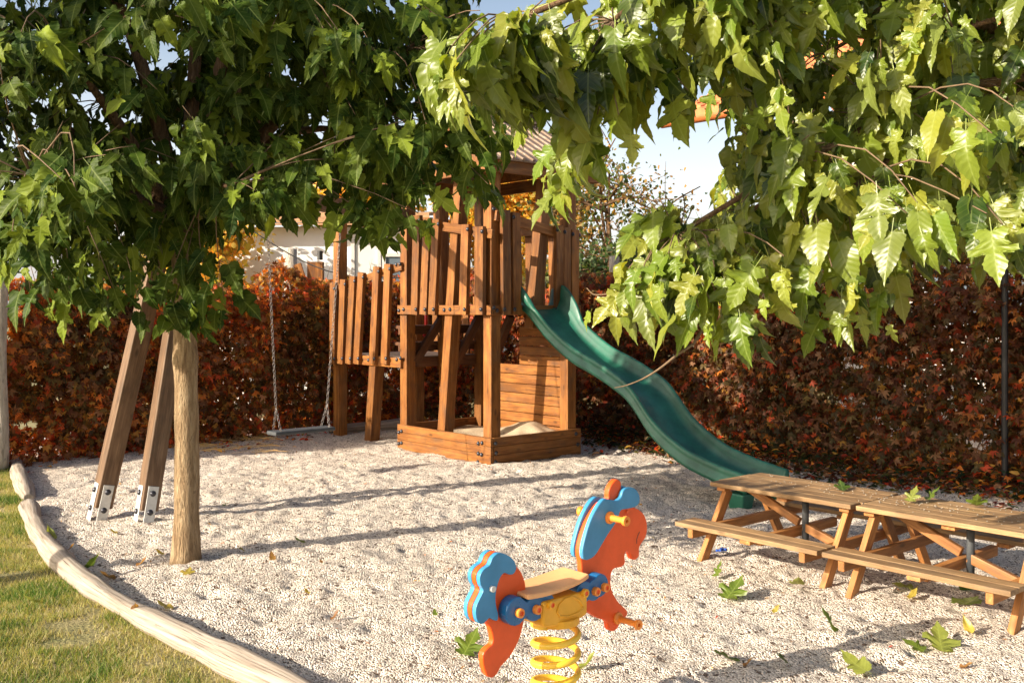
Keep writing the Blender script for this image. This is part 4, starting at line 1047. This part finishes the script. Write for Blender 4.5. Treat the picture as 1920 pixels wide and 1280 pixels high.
# leaf litter below the creeper
r = np.random.default_rng(101); n = 170000
x = r.uniform(-6.2, 6.4, n); y = r.uniform(5.0, 13, n); hd = hedge_dist(x, y)
wv = .24+.26*smooth_noise(x, y, .6, 44)*2
right = x > .8
k = (hd > -.35) & (hd-np.where(right, .80, .12) < wv*r.exponential(.75, n)) & (hd < 1.6) & (r.random(n) < np.where(right, .8, .32)) & ((poly_side(x, y, LOGC) > .04))
x, y, hd, right = x[k], y[k], hd[k], right[k]; n = len(x)
z = ground_h(x, y)+.012+r.uniform(0, 1, n)*np.where(right, .16, .13)*np.exp(-np.clip(hd-np.where(right, .5, .2), 0, None)/.16)
tip = r.normal(0, 1, (n,3)); tip[:,2] *= .25; nr = r.normal(0, .45, (n,3))+np.array([0,0,1.0])
colL = palette_pick(r, n, PAL, [3,4,2.4,1.5,.6,.3,.1,1.6]); colR = palette_pick(r, n, PAL, [.6,.6,.3,2,1.2,1.4,2.6,.9])
col = np.where(right[:,None], colR, colL)*r.uniform(.6, 1.3, (n,1))
leaves_mesh('leaf_litter', np.c_[x, y, z], tip, nr, r.uniform(.035, .085, n), col, M['creeper'], None, tpl=CTPL, kind='stuff', seed=3, xs=r.uniform(.9,1.4,n))
# thin dry stalks lying at the foot of the left creeper
r_ = random.Random(5); mb = MB()
for i in range(150):
    c_ = gnd(r_.uniform(330, 520), r_.uniform(822, 850)); a = r_.gauss(.35, .5); L = r_.uniform(.08, .3)
    dv = V(math.cos(a), math.sin(a), 0)*L
    mb.tube([c_-dv/2+UP*(.02+zg(c_.x, c_.y)), c_+UP*(.035+zg(c_.x, c_.y)), c_+dv/2+UP*(.02+zg(c_.x, c_.y))], .0022, 4, cap=False)
M['straw'] = plain('dry_straw', (.62,.40,.15), .8, var=.3)
mb.build('dry_stalks', M['straw'], None, kind='stuff')

# ------------------------------------------------------------------ fallen leaves, one object each
LG, YG, YE, BR, DG = (.11,.165,.022), (.21,.24,.05), (.40,.31,.06), (.26,.12,.045), (.05,.095,.016)
FL = [
 (424,942,.07,LG,0,'small green leaf right of the tan trunk, level with the swing leg brackets'),
 (450,1033,.075,YE,1,'small yellow leaf just below the trunk shadow, right of the tree foot'),
 (562,1018,.09,LG,1,'green leaf lying in the trunk shadow on the gravel'),
 (95,1013,.13,YG,2,'curled yellow-green leaf against the edging log, below the swing legs'),
 (172,1073,.15,DG,2,'crumpled olive leaf wedged along the edging log left of the tree foot'),
 (200,1085,.12,BR,2,'brown crumpled leaf touching the edging log beside an olive leaf'),
 (308,1136,.11,YE,1,'yellow leaf leaning on the gravel side of the long edging log'),
 (352,1077,.10,YE,0,'ragged yellow leaf on the gravel right below the tree foot'),
 (133,1035,.08,BR,2,'tan leaf between the edging log and the first swing leg'),
 (267,1056,.09,BR,2,'curled brown leaf just left of the tree foot'),
 (298,1037,.08,YE,2,'tan yellow curled leaf close to the left side of the trunk base'),
 (213,1002,.07,YE,1,'small yellow leaf under the second swing leg bracket'),
 (510,1050,.075,BR,1,'curled brown leaf on open gravel below the trunk shadow'),
 (603,1057,.05,BR,2,'tiny reddish brown leaf on open gravel in the middle'),
 (574,1107,.06,YE,2,'small tan leaf on open gravel left of the spring rider, the upper of two'),
 (630,1154,.07,BR,2,'small dark brown leaf on open gravel left of the spring rider, the lower of two'),
 (815,1148,.05,LG,1,'small bright green leaf just left of the blue tail of the spring rider'),
 (880,1220,.17,LG,0,'large green lobed leaf behind the rear foot of the spring rider'),
 (1105,1256,.11,YG,2,'yellow-green leaf beside the yellow spring'),
 (1348,1082,.11,LG,0,'folded green leaf left of the big star shaped leaf before the picnic tables'),
 (1375,1120,.20,LG,0,'big star shaped green leaf on sunlit gravel in front of the picnic tables'),
 (1495,1104,.15,YG,1,'pale green leaf flat on the gravel left of the middle table legs'),
 (1455,1147,.06,YE,2,'small pale yellow leaf right of the big star shaped leaf'),
 (1695,1103,.15,YG,0,'pale green leaf on the gravel just below the near bench edge'),
 (1712,1122,.10,YE,2,'small yellow leaf below the pale one under the near bench'),
 (1552,1190,.15,DG,0,'dark green upright leaf at the tip of the long ground shadow'),
 (1362,1242,.14,DG,0,'dark green leaf in the shadow near the bottom edge, the left one'),
 (1465,1252,.11,DG,1,'dark leaf in the shadow near the bottom edge, the right one'),
 (1404,1252,.06,BR,2,'small brown leaf between the two dark leaves in the shadow'),
 (1605,1248,.16,YG,1,'long pale leaf near the bottom edge right of the shadow'),
 (1715,1212,.11,LG,0,'green leaf left of and touching the broad pale leaf at lower right'),
 (1762,1208,.20,YG,0,'broad pale green leaf at lower right'),
 (1815,1190,.10,YE,2,'thin yellow leaf above the broad pale leaf at lower right'),
 (1815,1142,.19,LG,0,'bright green lobed leaf beside the outermost table leg at the right'),
 (1808,1104,.14,DG,1,'dark leaf in the shade under the near bench of the right table'),
 (1826,1055,.20,LG,0,'green leaf on shaded gravel seen beneath the right table'),
 (1812,1250,.07,BR,2,'small curled brown leaf near the bottom right corner'),
 (1325,1033,.09,BR,2,'brown leaf beside the front leg of the left table'),
 (63,1131,.12,YG,1,'yellow-green leaf lying on the lawn'),
 (253,1163,.09,BR,2,'brown folded leaf resting against the lawn side of the long log'),
]
r = np.random.default_rng(77)
FT = [leaf_template(0, -.15, .30, .14, 3), leaf_template(1, -.25, .25, .12, 5), leaf_template(2, -.45, .75, .16, 8)]
for i, (px, py, sz, c_, kd, lab) in enumerate(FL):
    g = gnd(px, py+2); P, Fc, uv = FT[kd]; th = r.uniform(0, 2*math.pi); t2 = r.uniform(-.35, .35); t3 = r.uniform(.05, .45)
    if 'upright' in lab or 'folded green' in lab: t3 = .9
    Rm = np.array(Matrix.Rotation(th, 3, 'Z') @ Matrix.Rotation(t3, 3, 'X') @ Matrix.Rotation(t2, 3, 'Y'))
    q = ((P-np.array([0,.45,0]))*sz*.78) @ Rm.T; q[:,2] -= q[:,2].min()
    zz = -.012 if px < 80 or px == 253 else zg(g.x, g.y)
    q += np.array([g.x, g.y, zz+.004])
    if px == 253: q += np.array([0, 0, .05])
    cc = np.tile(np.array(c_)*r.uniform(.85, 1.15), (len(P), 1))
    tag(np_mesh('fallen_leaf', q, Fc, M['leaf'], None, col=cc, uv=uv), lab, 'leaf', 'fallen leaves')
TL = [(1578,914,.09,DG,'dark green leaf at the far edge of the tables where they meet'),
      (1712,938,.09,YG,'pale curled leaf on the right tabletop, leftmost of three'),
      (1750,936,.09,LG,'green leaf standing up on the right tabletop, middle of three'),
      (1832,950,.10,LG,'bright green leaf on the right tabletop, rightmost of three')]
for px, py, sz, c_, lab in TL:
    z = .433; Yd = (CH-z)*F/(py+4-HY); g = at(px, py+4, Yd); P, Fc, uv = FT[0]
    Rm = np.array(Matrix.Rotation(r.uniform(0, 6.28), 3, 'Z') @ Matrix.Rotation(r.uniform(.3, .7), 3, 'X'))
    q = ((P-np.array([0,.45,0]))*sz) @ Rm.T; q[:,2] -= q[:,2].min(); q += np.array(g)
    tag(np_mesh('fallen_leaf', q, Fc, M['leaf'], None, col=np.tile(np.array(c_), (len(P),1)), uv=uv), lab, 'leaf', 'fallen leaves')
# pebbles thrown onto the tabletops
mb = MB(); q_ = random.Random(3)
for i in range(260):
    s = q_.uniform(.02, 1.9); w = q_.gauss(.05, .12)
    if abs(w) > .24 or q_.random() < .4*(s < .9): continue
    p = TO+TD*s+eR*w+UP*.434; rr = q_.uniform(.003, .006)
    vs = [p+V(a*rr*q_.uniform(.7,1.2), b2*rr*q_.uniform(.7,1.2), c2*rr*.7+rr*.4) for a, b2, c2 in ((1,0,0),(0,1,0),(-1,0,0),(0,-1,0),(0,0,1),(0,0,-.6))]
    mb.add(vs, [(0,1,4),(1,2,4),(2,3,4),(3,0,4),(1,0,5),(2,1,5),(3,2,5),(0,3,5)])
mb.build('loose_pebbles', M['greypost'], None, kind='stuff')
# crumbs of dead leaf trodden into the gravel
r = np.random.default_rng(303); n = 1500
x = r.uniform(-3.6, 4.2, n); y = r.uniform(3.6, 10.6, n); k = (poly_side(x, y, LOGC) > .05) & (hedge_dist(x, y) > .5) & ~((abs((x-C0.x)*eR.x+(y-C0.y)*eR.y-.6) < .62) & (abs((x-C0.x)*eL.x+(y-C0.y)*eL.y-.78) < .80))
x, y = x[k], y[k]; n = len(x); tip = r.normal(0, 1, (n,3)); tip[:,2] *= .2; nr = r.normal(0, .4, (n,3))+np.array([0,0,1.0])
leaves_mesh('leaf_crumbs', np.c_[x, y, ground_h(x, y)+.004], tip, nr, r.uniform(.010, .030, n), palette_pick(r, n, PAL, [.2,.8,1,3,.6,1,.5,3]), M['creeper'], None, tpl=CTPL, kind='stuff', seed=3)
# blue plastic clip on the gravel
g = gnd(1352, 1036); mb = MB()
mb.obox(g+V(-.03,0,.014), g+V(.03,.012,.016), .022, .010, UP); mb.obox(g+V(-.01,-.02,.02), g+V(.012,.022,.024), .012, .012, UP); mb.cyl(g+V(.028,.012,.010), g+V(.028,.012,.026), .012, 12)
M['clip'] = plain('blue_clip', (.03,.10,.45), .35)
tag(mb.build('plastic_clip', M['clip'], None, bevel=.002), 'small blue plastic clip lost on the gravel before the left picnic table', 'litter')

# ------------------------------------------------------------------ posts
g = V(-4.70, 9.15, 0); mb = MB(); mb.tube([g+V(.01*math.sin(i), 0, -.1+.24*i) for i in range(12)], [.066-.0015*i for i in range(12)], 16)
tag(mb.build('fence_post', M['greypost'], None, smooth=True), 'round grey weathered wooden post at the left end of the orange creeper', 'post')
g = gnd(1884, 917); mb = MB(); mb.cyl(g-UP*.05, g+UP*2.3, .026, 14); mb.cyl(g-UP*.05, g+UP*.03, .045, 14); mb.cyl(g+UP*2.3, g+UP*2.33, .030, 14)
tag(mb.build('metal_post', M['blackmetal'], None, smooth=False, bevel=.003), 'slim black metal post standing before the crimson creeper at the right', 'post')
g = at(545, 470, 12.9); mb = MB(); mb.tube([V(g.x, g.y, -.05), V(g.x, g.y, 1.0), V(g.x, g.y, 2.25)], [.085,.083,.08], 14)
tag(mb.build('wooden_post', M['greypost'], None, smooth=True), 'round brown wooden post rising behind the creeper before the white building', 'post')
g = at(592, 492, 12.9)
tf = empty('timber_stand', (g.x, g.y, 0), 0, 'honey coloured timber stand with a slanting board, showing above the creeper behind the swing', 'timber stand')
beam('post', V(g.x, g.y, 0), V(g.x, g.y, 2.08), .20, .12, V(0,-1,0), M['tower'], tf)
beam('slanting_board', V(g.x-.05, g.y-.09, 1.55), V(g.x-.22, g.y-.09, 2.05), .10, .03, V(0,-1,0), M['tower'], tf)
beam('foot_board', V(g.x-.4, g.y-.08, .1), V(g.x+.4, g.y-.08, .1), .10, .03, V(0,-1,0), M['tower'], tf)
g = at(1152, 480, 12.2); mb = MB(); mb.tube([V(g.x, g.y, -.05), V(g.x, g.y, 1.9), V(g.x, g.y, 2.12)], [.07,.068,.06], 14)
tag(mb.build('pale_post', M['greypost'], None, smooth=True), 'pale post top showing above the crimson creeper right of the tower', 'post')
# ------------------------------------------------------------------ white building
bx0, bx1, by, bh = -5.2, -1.6, 16.0, 2.78
wb = empty('white_building', (-3.2, by, 0), 0, 'low white building with a brown timber eave, behind the creeper at the left', 'building')
mb = MB(); mb.box((bx0, by, -.1), (bx1, by+5, bh)); mb.build('wall', M['white'], wb)
mb = MB(); mb.obox(V(bx0-.3, by-.35, bh+.12), V(bx1+.3, by-.35, bh+.12), .16, .04, V(0,-1,0)); mb.obox(V(bx0-.3, by-.33, bh+.02), V(bx1+.3, by-.33, bh+.02), .03, .05, V(0,-1,0)); mb.build('fascia', M['fascia'], wb)
mb = MB(); mb.add([V(bx0-.3,by-.36,bh+.20),V(bx1+.3,by-.36,bh+.20),V(bx1+.3,by+5.3,bh+.75),V(bx0-.3,by+5.3,bh+.75),V(bx0-.3,by-.36,bh+.15),V(bx1+.3,by-.36,bh+.15),V(bx1+.3,by+5.3,bh+.70),V(bx0-.3,by+5.3,bh+.70)],
   [(0,1,2,3),(7,6,5,4),(0,4,5,1),(1,5,6,2),(2,6,7,3),(3,7,4,0)]); mb.build('roof', M['roofwood'], wb)
def opening(name, x0, x1, z0, z1, pane_mat):
    mb = MB(); w = .06
    mb.box((x0-w, by-.05, z0-w), (x1+w, by-.003, z0)); mb.box((x0-w, by-.05, z1), (x1+w, by-.003, z1+w)); mb.box((x0-w, by-.05, z0), (x0, by-.003, z1)); mb.box((x1, by-.05, z0), (x1+w, by-.003, z1))
    fr = mb.build(name, M['greyframe'], wb, bevel=.004)
    mb = MB(); mb.box((x0, by-.02, z0), (x1, by-.004, z1)); mb.build('pane', pane_mat, fr)
M['doorwhite'] = plain('door_panel', (.62,.62,.58), .6, var=.04)
opening('door', -2.52, -2.16, .1, 2.52, M['doorwhite']); opening('window', -2.02, -1.74, 1.3, 2.3, M['glass']); opening('window', -4.9, -4.5, 1.3, 2.2, M['glass'])
# parked car far behind, barely seen through the slats
g = V(-.95, 18.5, 0)
car = empty('parked_car', g, 0, 'white car parked far behind, glimpsed between the tower slats', 'car')
def prism(profile, x0, x1, y):  # profile in x,z extruded in y
    pass
mb = MB(); prof = [(-2.1,.35),(-2.1,.75),(-1.9,.95),(-1.1,1.05),(-.55,1.5),(.9,1.52),(1.6,1.1),(2.05,.98),(2.15,.6),(2.1,.35)]
n_ = len(prof); mb.add([V(g.x+x, g.y+yy, z) for yy in (-.85,.85) for x, z in prof], [tuple(range(n_)), tuple(range(2*n_-1, n_-1, -1))]+[(i, n_+i, n_+(i+1) % n_, (i+1) % n_) for i in range(n_)])
mb.build('body', plain('white_car_paint', (.75,.77,.8), .2, var=.02, coat=.6), car, bevel=.05)
mb = MB(); mb.add([V(g.x+x, g.y-.857, z) for x, z in ((-.98,1.06),(-.5,1.43),(.85,1.45),(1.4,1.1))], [(0,1,2,3)]); mb.build('window', M['glass'], car)
for x in (-1.35, 1.35):
    mb = MB(); mb.cyl(V(g.x+x, g.y-.88, .32), V(g.x+x, g.y-.66, .32), .32, 24); w_ = mb.build('wheel', M['rubber'], car, bevel=.02)
    mb = MB(); mb.cyl(V(g.x+x, g.y-.895, .32), V(g.x+x, g.y-.87, .32), .19, 20); mb.build('rim', M['galv'], w_)
# ------------------------------------------------------------------ tile-roofed house at the right
HA = at(1252, 238, 14.0); HA = V(HA.x, HA.y, 0); ed, bd_ = V(.70,-.71,0).normalized(), V(.71,.70,0).normalized(); eh = CH+337/F*14.0
ho = empty('tiled_house', HA+ed*3+bd_*3, math.atan2(ed.y, ed.x), 'house with a terracotta tiled roof and round gutter, glimpsed through the right tree', 'house')
mb = MB(); Q = lambda s, t, z: HA+ed*s+bd_*t+UP*z
LH, rise, run = 9.0, 1.5, 3.3
vs = [Q(2.2,.7,-.1), Q(LH-.7,.7,-.1), Q(LH-.7,2*run-.7,-.1), Q(2.2,2*run-.7,-.1)]; vs += [v+UP*(eh+.28) for v in vs]
mb.add(vs, [(0,3,2,1),(4,5,6,7),(0,1,5,4),(1,2,6,5),(2,3,7,6),(3,0,4,7)]); M['plaster'] = plain('cream_plaster', (.74,.68,.58), .85, var=.05)
wall = mb.build('wall', M['plaster'], ho)
mb = MB()
for t0_, t1_2, z0_, z1_ in ((0, run, eh+.06, eh+.06+rise), (2*run, run, eh+.06, eh+.06+rise)):
    nro = 40
    for k in range(nro):
        s = (k+.5)*LH/nro; p0, p1 = Q(s, t0_, z0_), Q(s, t1_2, z1_)
        for j in range(14):
            a, b2 = p0.lerp(p1, j/14), p0.lerp(p1, (j+1.12)/14)
            up = (p1-p0).normalized().cross(ed); up = up if up.z > 0 else -up
            mb.tube([a+up*.035, b2+up*.0], [.105, .085], 7, cap=True)
mb.build('roof', M['terracotta'], ho, smooth=False)
mb = MB(); pts = []
n8 = 12
gv = []
for s in (-.05, LH+.05):
    for k in range(n8+1):
        a = math.pi+math.pi*k/n8; gv.append(Q(s, -.07+math.cos(a)*.085, eh+.06+math.sin(a)*.085))
    for k in range(n8, -1, -1):
        a = math.pi+math.pi*k/n8; gv.append(Q(s, -.07+math.cos(a)*.078, eh+.06+math.sin(a)*.078))
nn = 2*(n8+1); mb.add(gv, [(k, (k+1) % nn, nn+(k+1) % nn, nn+k) for k in range(nn)]+[tuple(range(nn-1, -1, -1)), tuple(range(nn, 2*nn))])
mb.build('gutter', M['gutter'], ho)
for s in (3.4, 5.8):
    mb = MB(); w = .07; a, b2 = 1.3, 2.6
    for (s0, s1, z0, z1) in ((s-w, s+1.1+w, a-w, a), (s-w, s+1.1+w, b2, b2+w), (s-w, s, a, b2), (s+1.1, s+1.1+w, a, b2)):
        p = [Q(x, t, z) for t in (.64, .697) for x, z in ((s0,z0),(s1,z0),(s1,z1),(s0,z1))]; mb.add(p, [(0,1,2,3),(7,6,5,4),(0,4,5,1),(1,5,6,2),(2,6,7,3),(3,7,4,0)])
    wf = mb.build('window', M['white'], ho)
    mb = MB(); p = [Q(x, t, z) for t in (.67, .696) for x, z in ((s,a),(s+1.1,a),(s+1.1,b2),(s,b2))]; mb.add(p, [(0,1,2,3),(7,6,5,4),(0,4,5,1),(1,5,6,2),(2,6,7,3),(3,7,4,0)]); mb.build('pane', M['glass'], wf)
# ------------------------------------------------------------------ background trees
def far_tree(name, label, base, height, crown_c, crown_r, n, pal, seed, leaf=.10, spread=1.0, trunk_r=.10, nl=14):
    root = empty(name, base, 0, label, 'tree'); r = np.random.default_rng(seed); q = random.Random(seed)
    cc = Vector(crown_c); cr = Vector(crown_r); mb = MB()
    top = V(cc.x, cc.y, cc.z+cr.z*.5)
    tp = [Vector(base)+(top-Vector(base))*t+V(math.sin(t*5)*.08, 0, 0) for t in (0, .2, .4, .6, .8, 1)]
    mb.tube(tp, [trunk_r*(1-.8*t) for t in (0, .2, .4, .6, .8, 1)], 9); mb.build('trunk', M['branch'], root, smooth=True)
    mb = MB(); tips = []
    for i in range(nl):
        t = q.uniform(.3, .95); s = tp[0].lerp(tp[-1], t)
        dv = V(q.gauss(0,1), q.gauss(0,1), q.gauss(.1,.5)).normalized(); e = cc+V(dv.x*cr.x, dv.y*cr.y, dv.z*cr.z)*q.uniform(.6, 1)
        pts = limb(mb, s, e, trunk_r*.35, .008, .06, 7, seed*3+i, .1)
        for j in range(9):
            u = q.uniform(.3, 1)*(len(pts)-1); k = min(5, int(u)); p = pts[k].lerp(pts[k+1], u-k)
            e2 = p+V(q.gauss(0,.4)*cr.x*.5, q.gauss(0,.4)*cr.y*.5, q.gauss(0,.35)*cr.z*.5); limb(mb, p, e2, .008, .003, .05, 4, q.randint(0, 9999), .1); tips.append((tuple(p), tuple(e2)))
    mb.build('limbs', M['branch'], root, smooth=True)
    A = np.array([t[0] for t in tips]); B = np.array([t[1] for t in tips]); k = r.integers(0, len(tips), n); t = r.uniform(.15, 1.1, (n,1))
    pos = A[k]*(1-t)+B[k]*t+r.normal(0, .11*spread, (n,3)); tip = r.normal(0,1,(n,3))+np.array([0,0,-.6]); nr = r.normal(0,1,(n,3))+np.array([0,0,.4])
    col = np.array(pal)[r.integers(0, len(pal), n)]*r.uniform(.7, 1.3, (n,1))
    leaves_mesh('crown', pos, tip, nr, r.uniform(.6, 1.2, n)*leaf, col, M['creeper'], root, tpl=CTPL, seed=seed, xs=r.uniform(1.2, 2.0, n))
YP = [(.60,.40,.05),(.50,.36,.06),(.62,.30,.04),(.36,.32,.06),(.55,.42,.10)]
g = at(690, 400, 19.5); far_tree('yellow_tree', 'yellow autumn tree beyond the white building roof, left of the tower roof posts', V(g.x, g.y, 0), 5, (g.x, g.y, 3.4), (1.4,1.4,1.2), 7000, YP, 201, .13, 1.6)
g = at(960, 360, 18.0); far_tree('yellow_tree', 'golden autumn tree filling the gap under the tower roof', V(g.x, g.y, 0), 6, (g.x, g.y, 3.3), (1.35,1.2,1.3), 9000, YP, 202, .12, 1.6)
g = at(430, 510, 15.0); far_tree('yellow_tree', 'low yellow tree showing under the left tree, beside the white building', V(g.x-.35, g.y, 0), 4, (g.x-.35, g.y, 2.2), (.75,.8,.7), 5000, YP, 203, .11, 1.4)
SP = [(.10,.14,.04),(.14,.15,.05),(.40,.22,.06),(.07,.11,.04),(.30,.20,.07)]
g = at(1120, 430, 14.2); far_tree('sparse_tree', 'thin-leaved tree with bare fine twigs against the sky right of the tower', V(g.x+.1, g.y, 0), 4, (g.x+.25, g.y, 2.75), (1.35,1.0,1.35), 2600, SP, 211, .075, 1.0, .07, 18)
DP = [(.05,.09,.03),(.08,.12,.035),(.10,.13,.05),(.04,.07,.03)]
g = at(1290, 470, 13.4); far_tree('feathery_shrub', 'dark fine-leaved shrub rising behind the crimson creeper below the sky gap', V(g.x, g.y, 0), 3, (g.x-.1, g.y, 2.1), (1.3,.7,.52), 9000, DP, 212, .07, .9, .06, 22)
g = at(1130, 478, 12.9); far_tree('feathery_shrub', 'dark green shrub showing over the creeper beside the tower corner post', V(g.x+.1, g.y, 0), 3, (g.x+.1, g.y, 2.0), (.9,.5,.38), 5000, DP, 213, .07, .9, .05, 16)
g = at(1640, 470, 17); far_tree('background_tree', 'dark tree standing beyond the creeper, hidden behind the right tree boughs', V(5.2, 12.5, 0), 5, (5.2, 12.5, 2.8), (1.6,1.2,1.2), 9000, DP, 214, .12, 1.5)
# a long clipped hedge far off closes the view to the horizon
for i, (x, y, rx) in enumerate(((-11, 30, 3.5),(-5.5, 32, 3.2),(.5, 33, 3.2),(6, 31, 3.4),(12, 27, 3.6))):
    far_tree('distant_tree', ['round distant tree, far left behind the white building','distant tree behind the white building','distant tree straight behind the tower','distant tree behind the sparse tree','distant tree far right behind the tiled house'][i], V(x, y, 0), 5, (x, y, 1.7), (rx,1.4,1.6), 5000, DP+SP, 220+i, .28, 3.0, .16, 12)
# cable
mb = MB(); p0, p1 = at(470, 430, 12.5), at(760, 520, 12.3); pts = [p0.lerp(p1, t/12)-UP*.22*math.sin(math.pi*t/12) for t in range(13)]; mb.tube(pts, .008, 5)
mb.cyl(at(600, 478, 12.4)+UP*.05, at(600, 478, 12.4)-UP*.06, .035, 8)
tag(mb.build('hanging_cable', M['cable'], None), 'thin black sagging cable in front of the white building', 'cable')

# ------------------------------------------------------------------ light, sky, camera
SUN_AZ = V(-.88, -.475, 0).normalized(); EL = math.radians(23.0)
sd_ = (SUN_AZ*math.cos(EL)+UP*math.sin(EL))
ld = bpy.data.lights.new('sun', 'SUN'); ld.energy = 5.0; ld.angle = math.radians(.55); ld.color = (1, .885, .72)
lo = bpy.data.objects.new('sun', ld); COL.objects.link(lo); lo.rotation_euler = sd_.to_track_quat('Z', 'Y').to_euler()
w = bpy.data.worlds.new('World'); S.world = w; w.use_nodes = True; nt = w.node_tree
sk = nt.nodes.new('ShaderNodeTexSky'); sk.sky_type = 'NISHITA'; sk.sun_disc = False; sk.sun_elevation = EL
sk.sun_rotation = math.atan2(sd_.x, sd_.y); sk.air_density = 1.0; sk.dust_density = 4.0; sk.ozone_density = 1.2
tcw = nt.nodes.new('ShaderNodeTexCoord'); spw = nt.nodes.new('ShaderNodeSeparateXYZ'); nt.links.new(tcw.outputs['Generated'], spw.inputs[0])
# a bright milky haze low over the horizon
hz = ramp(nt, spw.outputs[2], [(.0, (3.3,3.15,3.05)), (.12, (3.0,2.85,2.8)), (.24, (.9,.9,.95)), (.4, (.0,.0,.0))])
addw = nt.nodes.new('ShaderNodeMix'); addw.data_type = 'RGBA'; addw.blend_type = 'ADD'; addw.inputs[0].default_value = 1
nt.links.new(sk.outputs[0], addw.inputs[6]); nt.links.new(hz, addw.inputs[7])
nt.links.new(addw.outputs[2], nt.nodes['Background'].inputs[0]); nt.nodes['Background'].inputs[1].default_value = .105
cd_ = bpy.data.cameras.new('camera'); cam = bpy.data.objects.new('camera', cd_); COL.objects.link(cam); S.camera = cam
cam.location = (0, 0, CH); cam.rotation_euler = (math.pi/2, 0, 0); cd_.sensor_width = 36; cd_.lens = 35.0*F/1866.7
cd_.shift_y = -65/1920; cd_.clip_end = 2000; cd_.clip_start = .05
vs_ = S.view_settings; vs_.view_transform = 'Standard'; vs_.look = 'None'; vs_.exposure = .93; vs_.gamma = 1
S.cycles.use_denoising = True
S.cycles.max_bounces = 8; S.cycles.transparent_max_bounces = 8; S.cycles.diffuse_bounces = 4
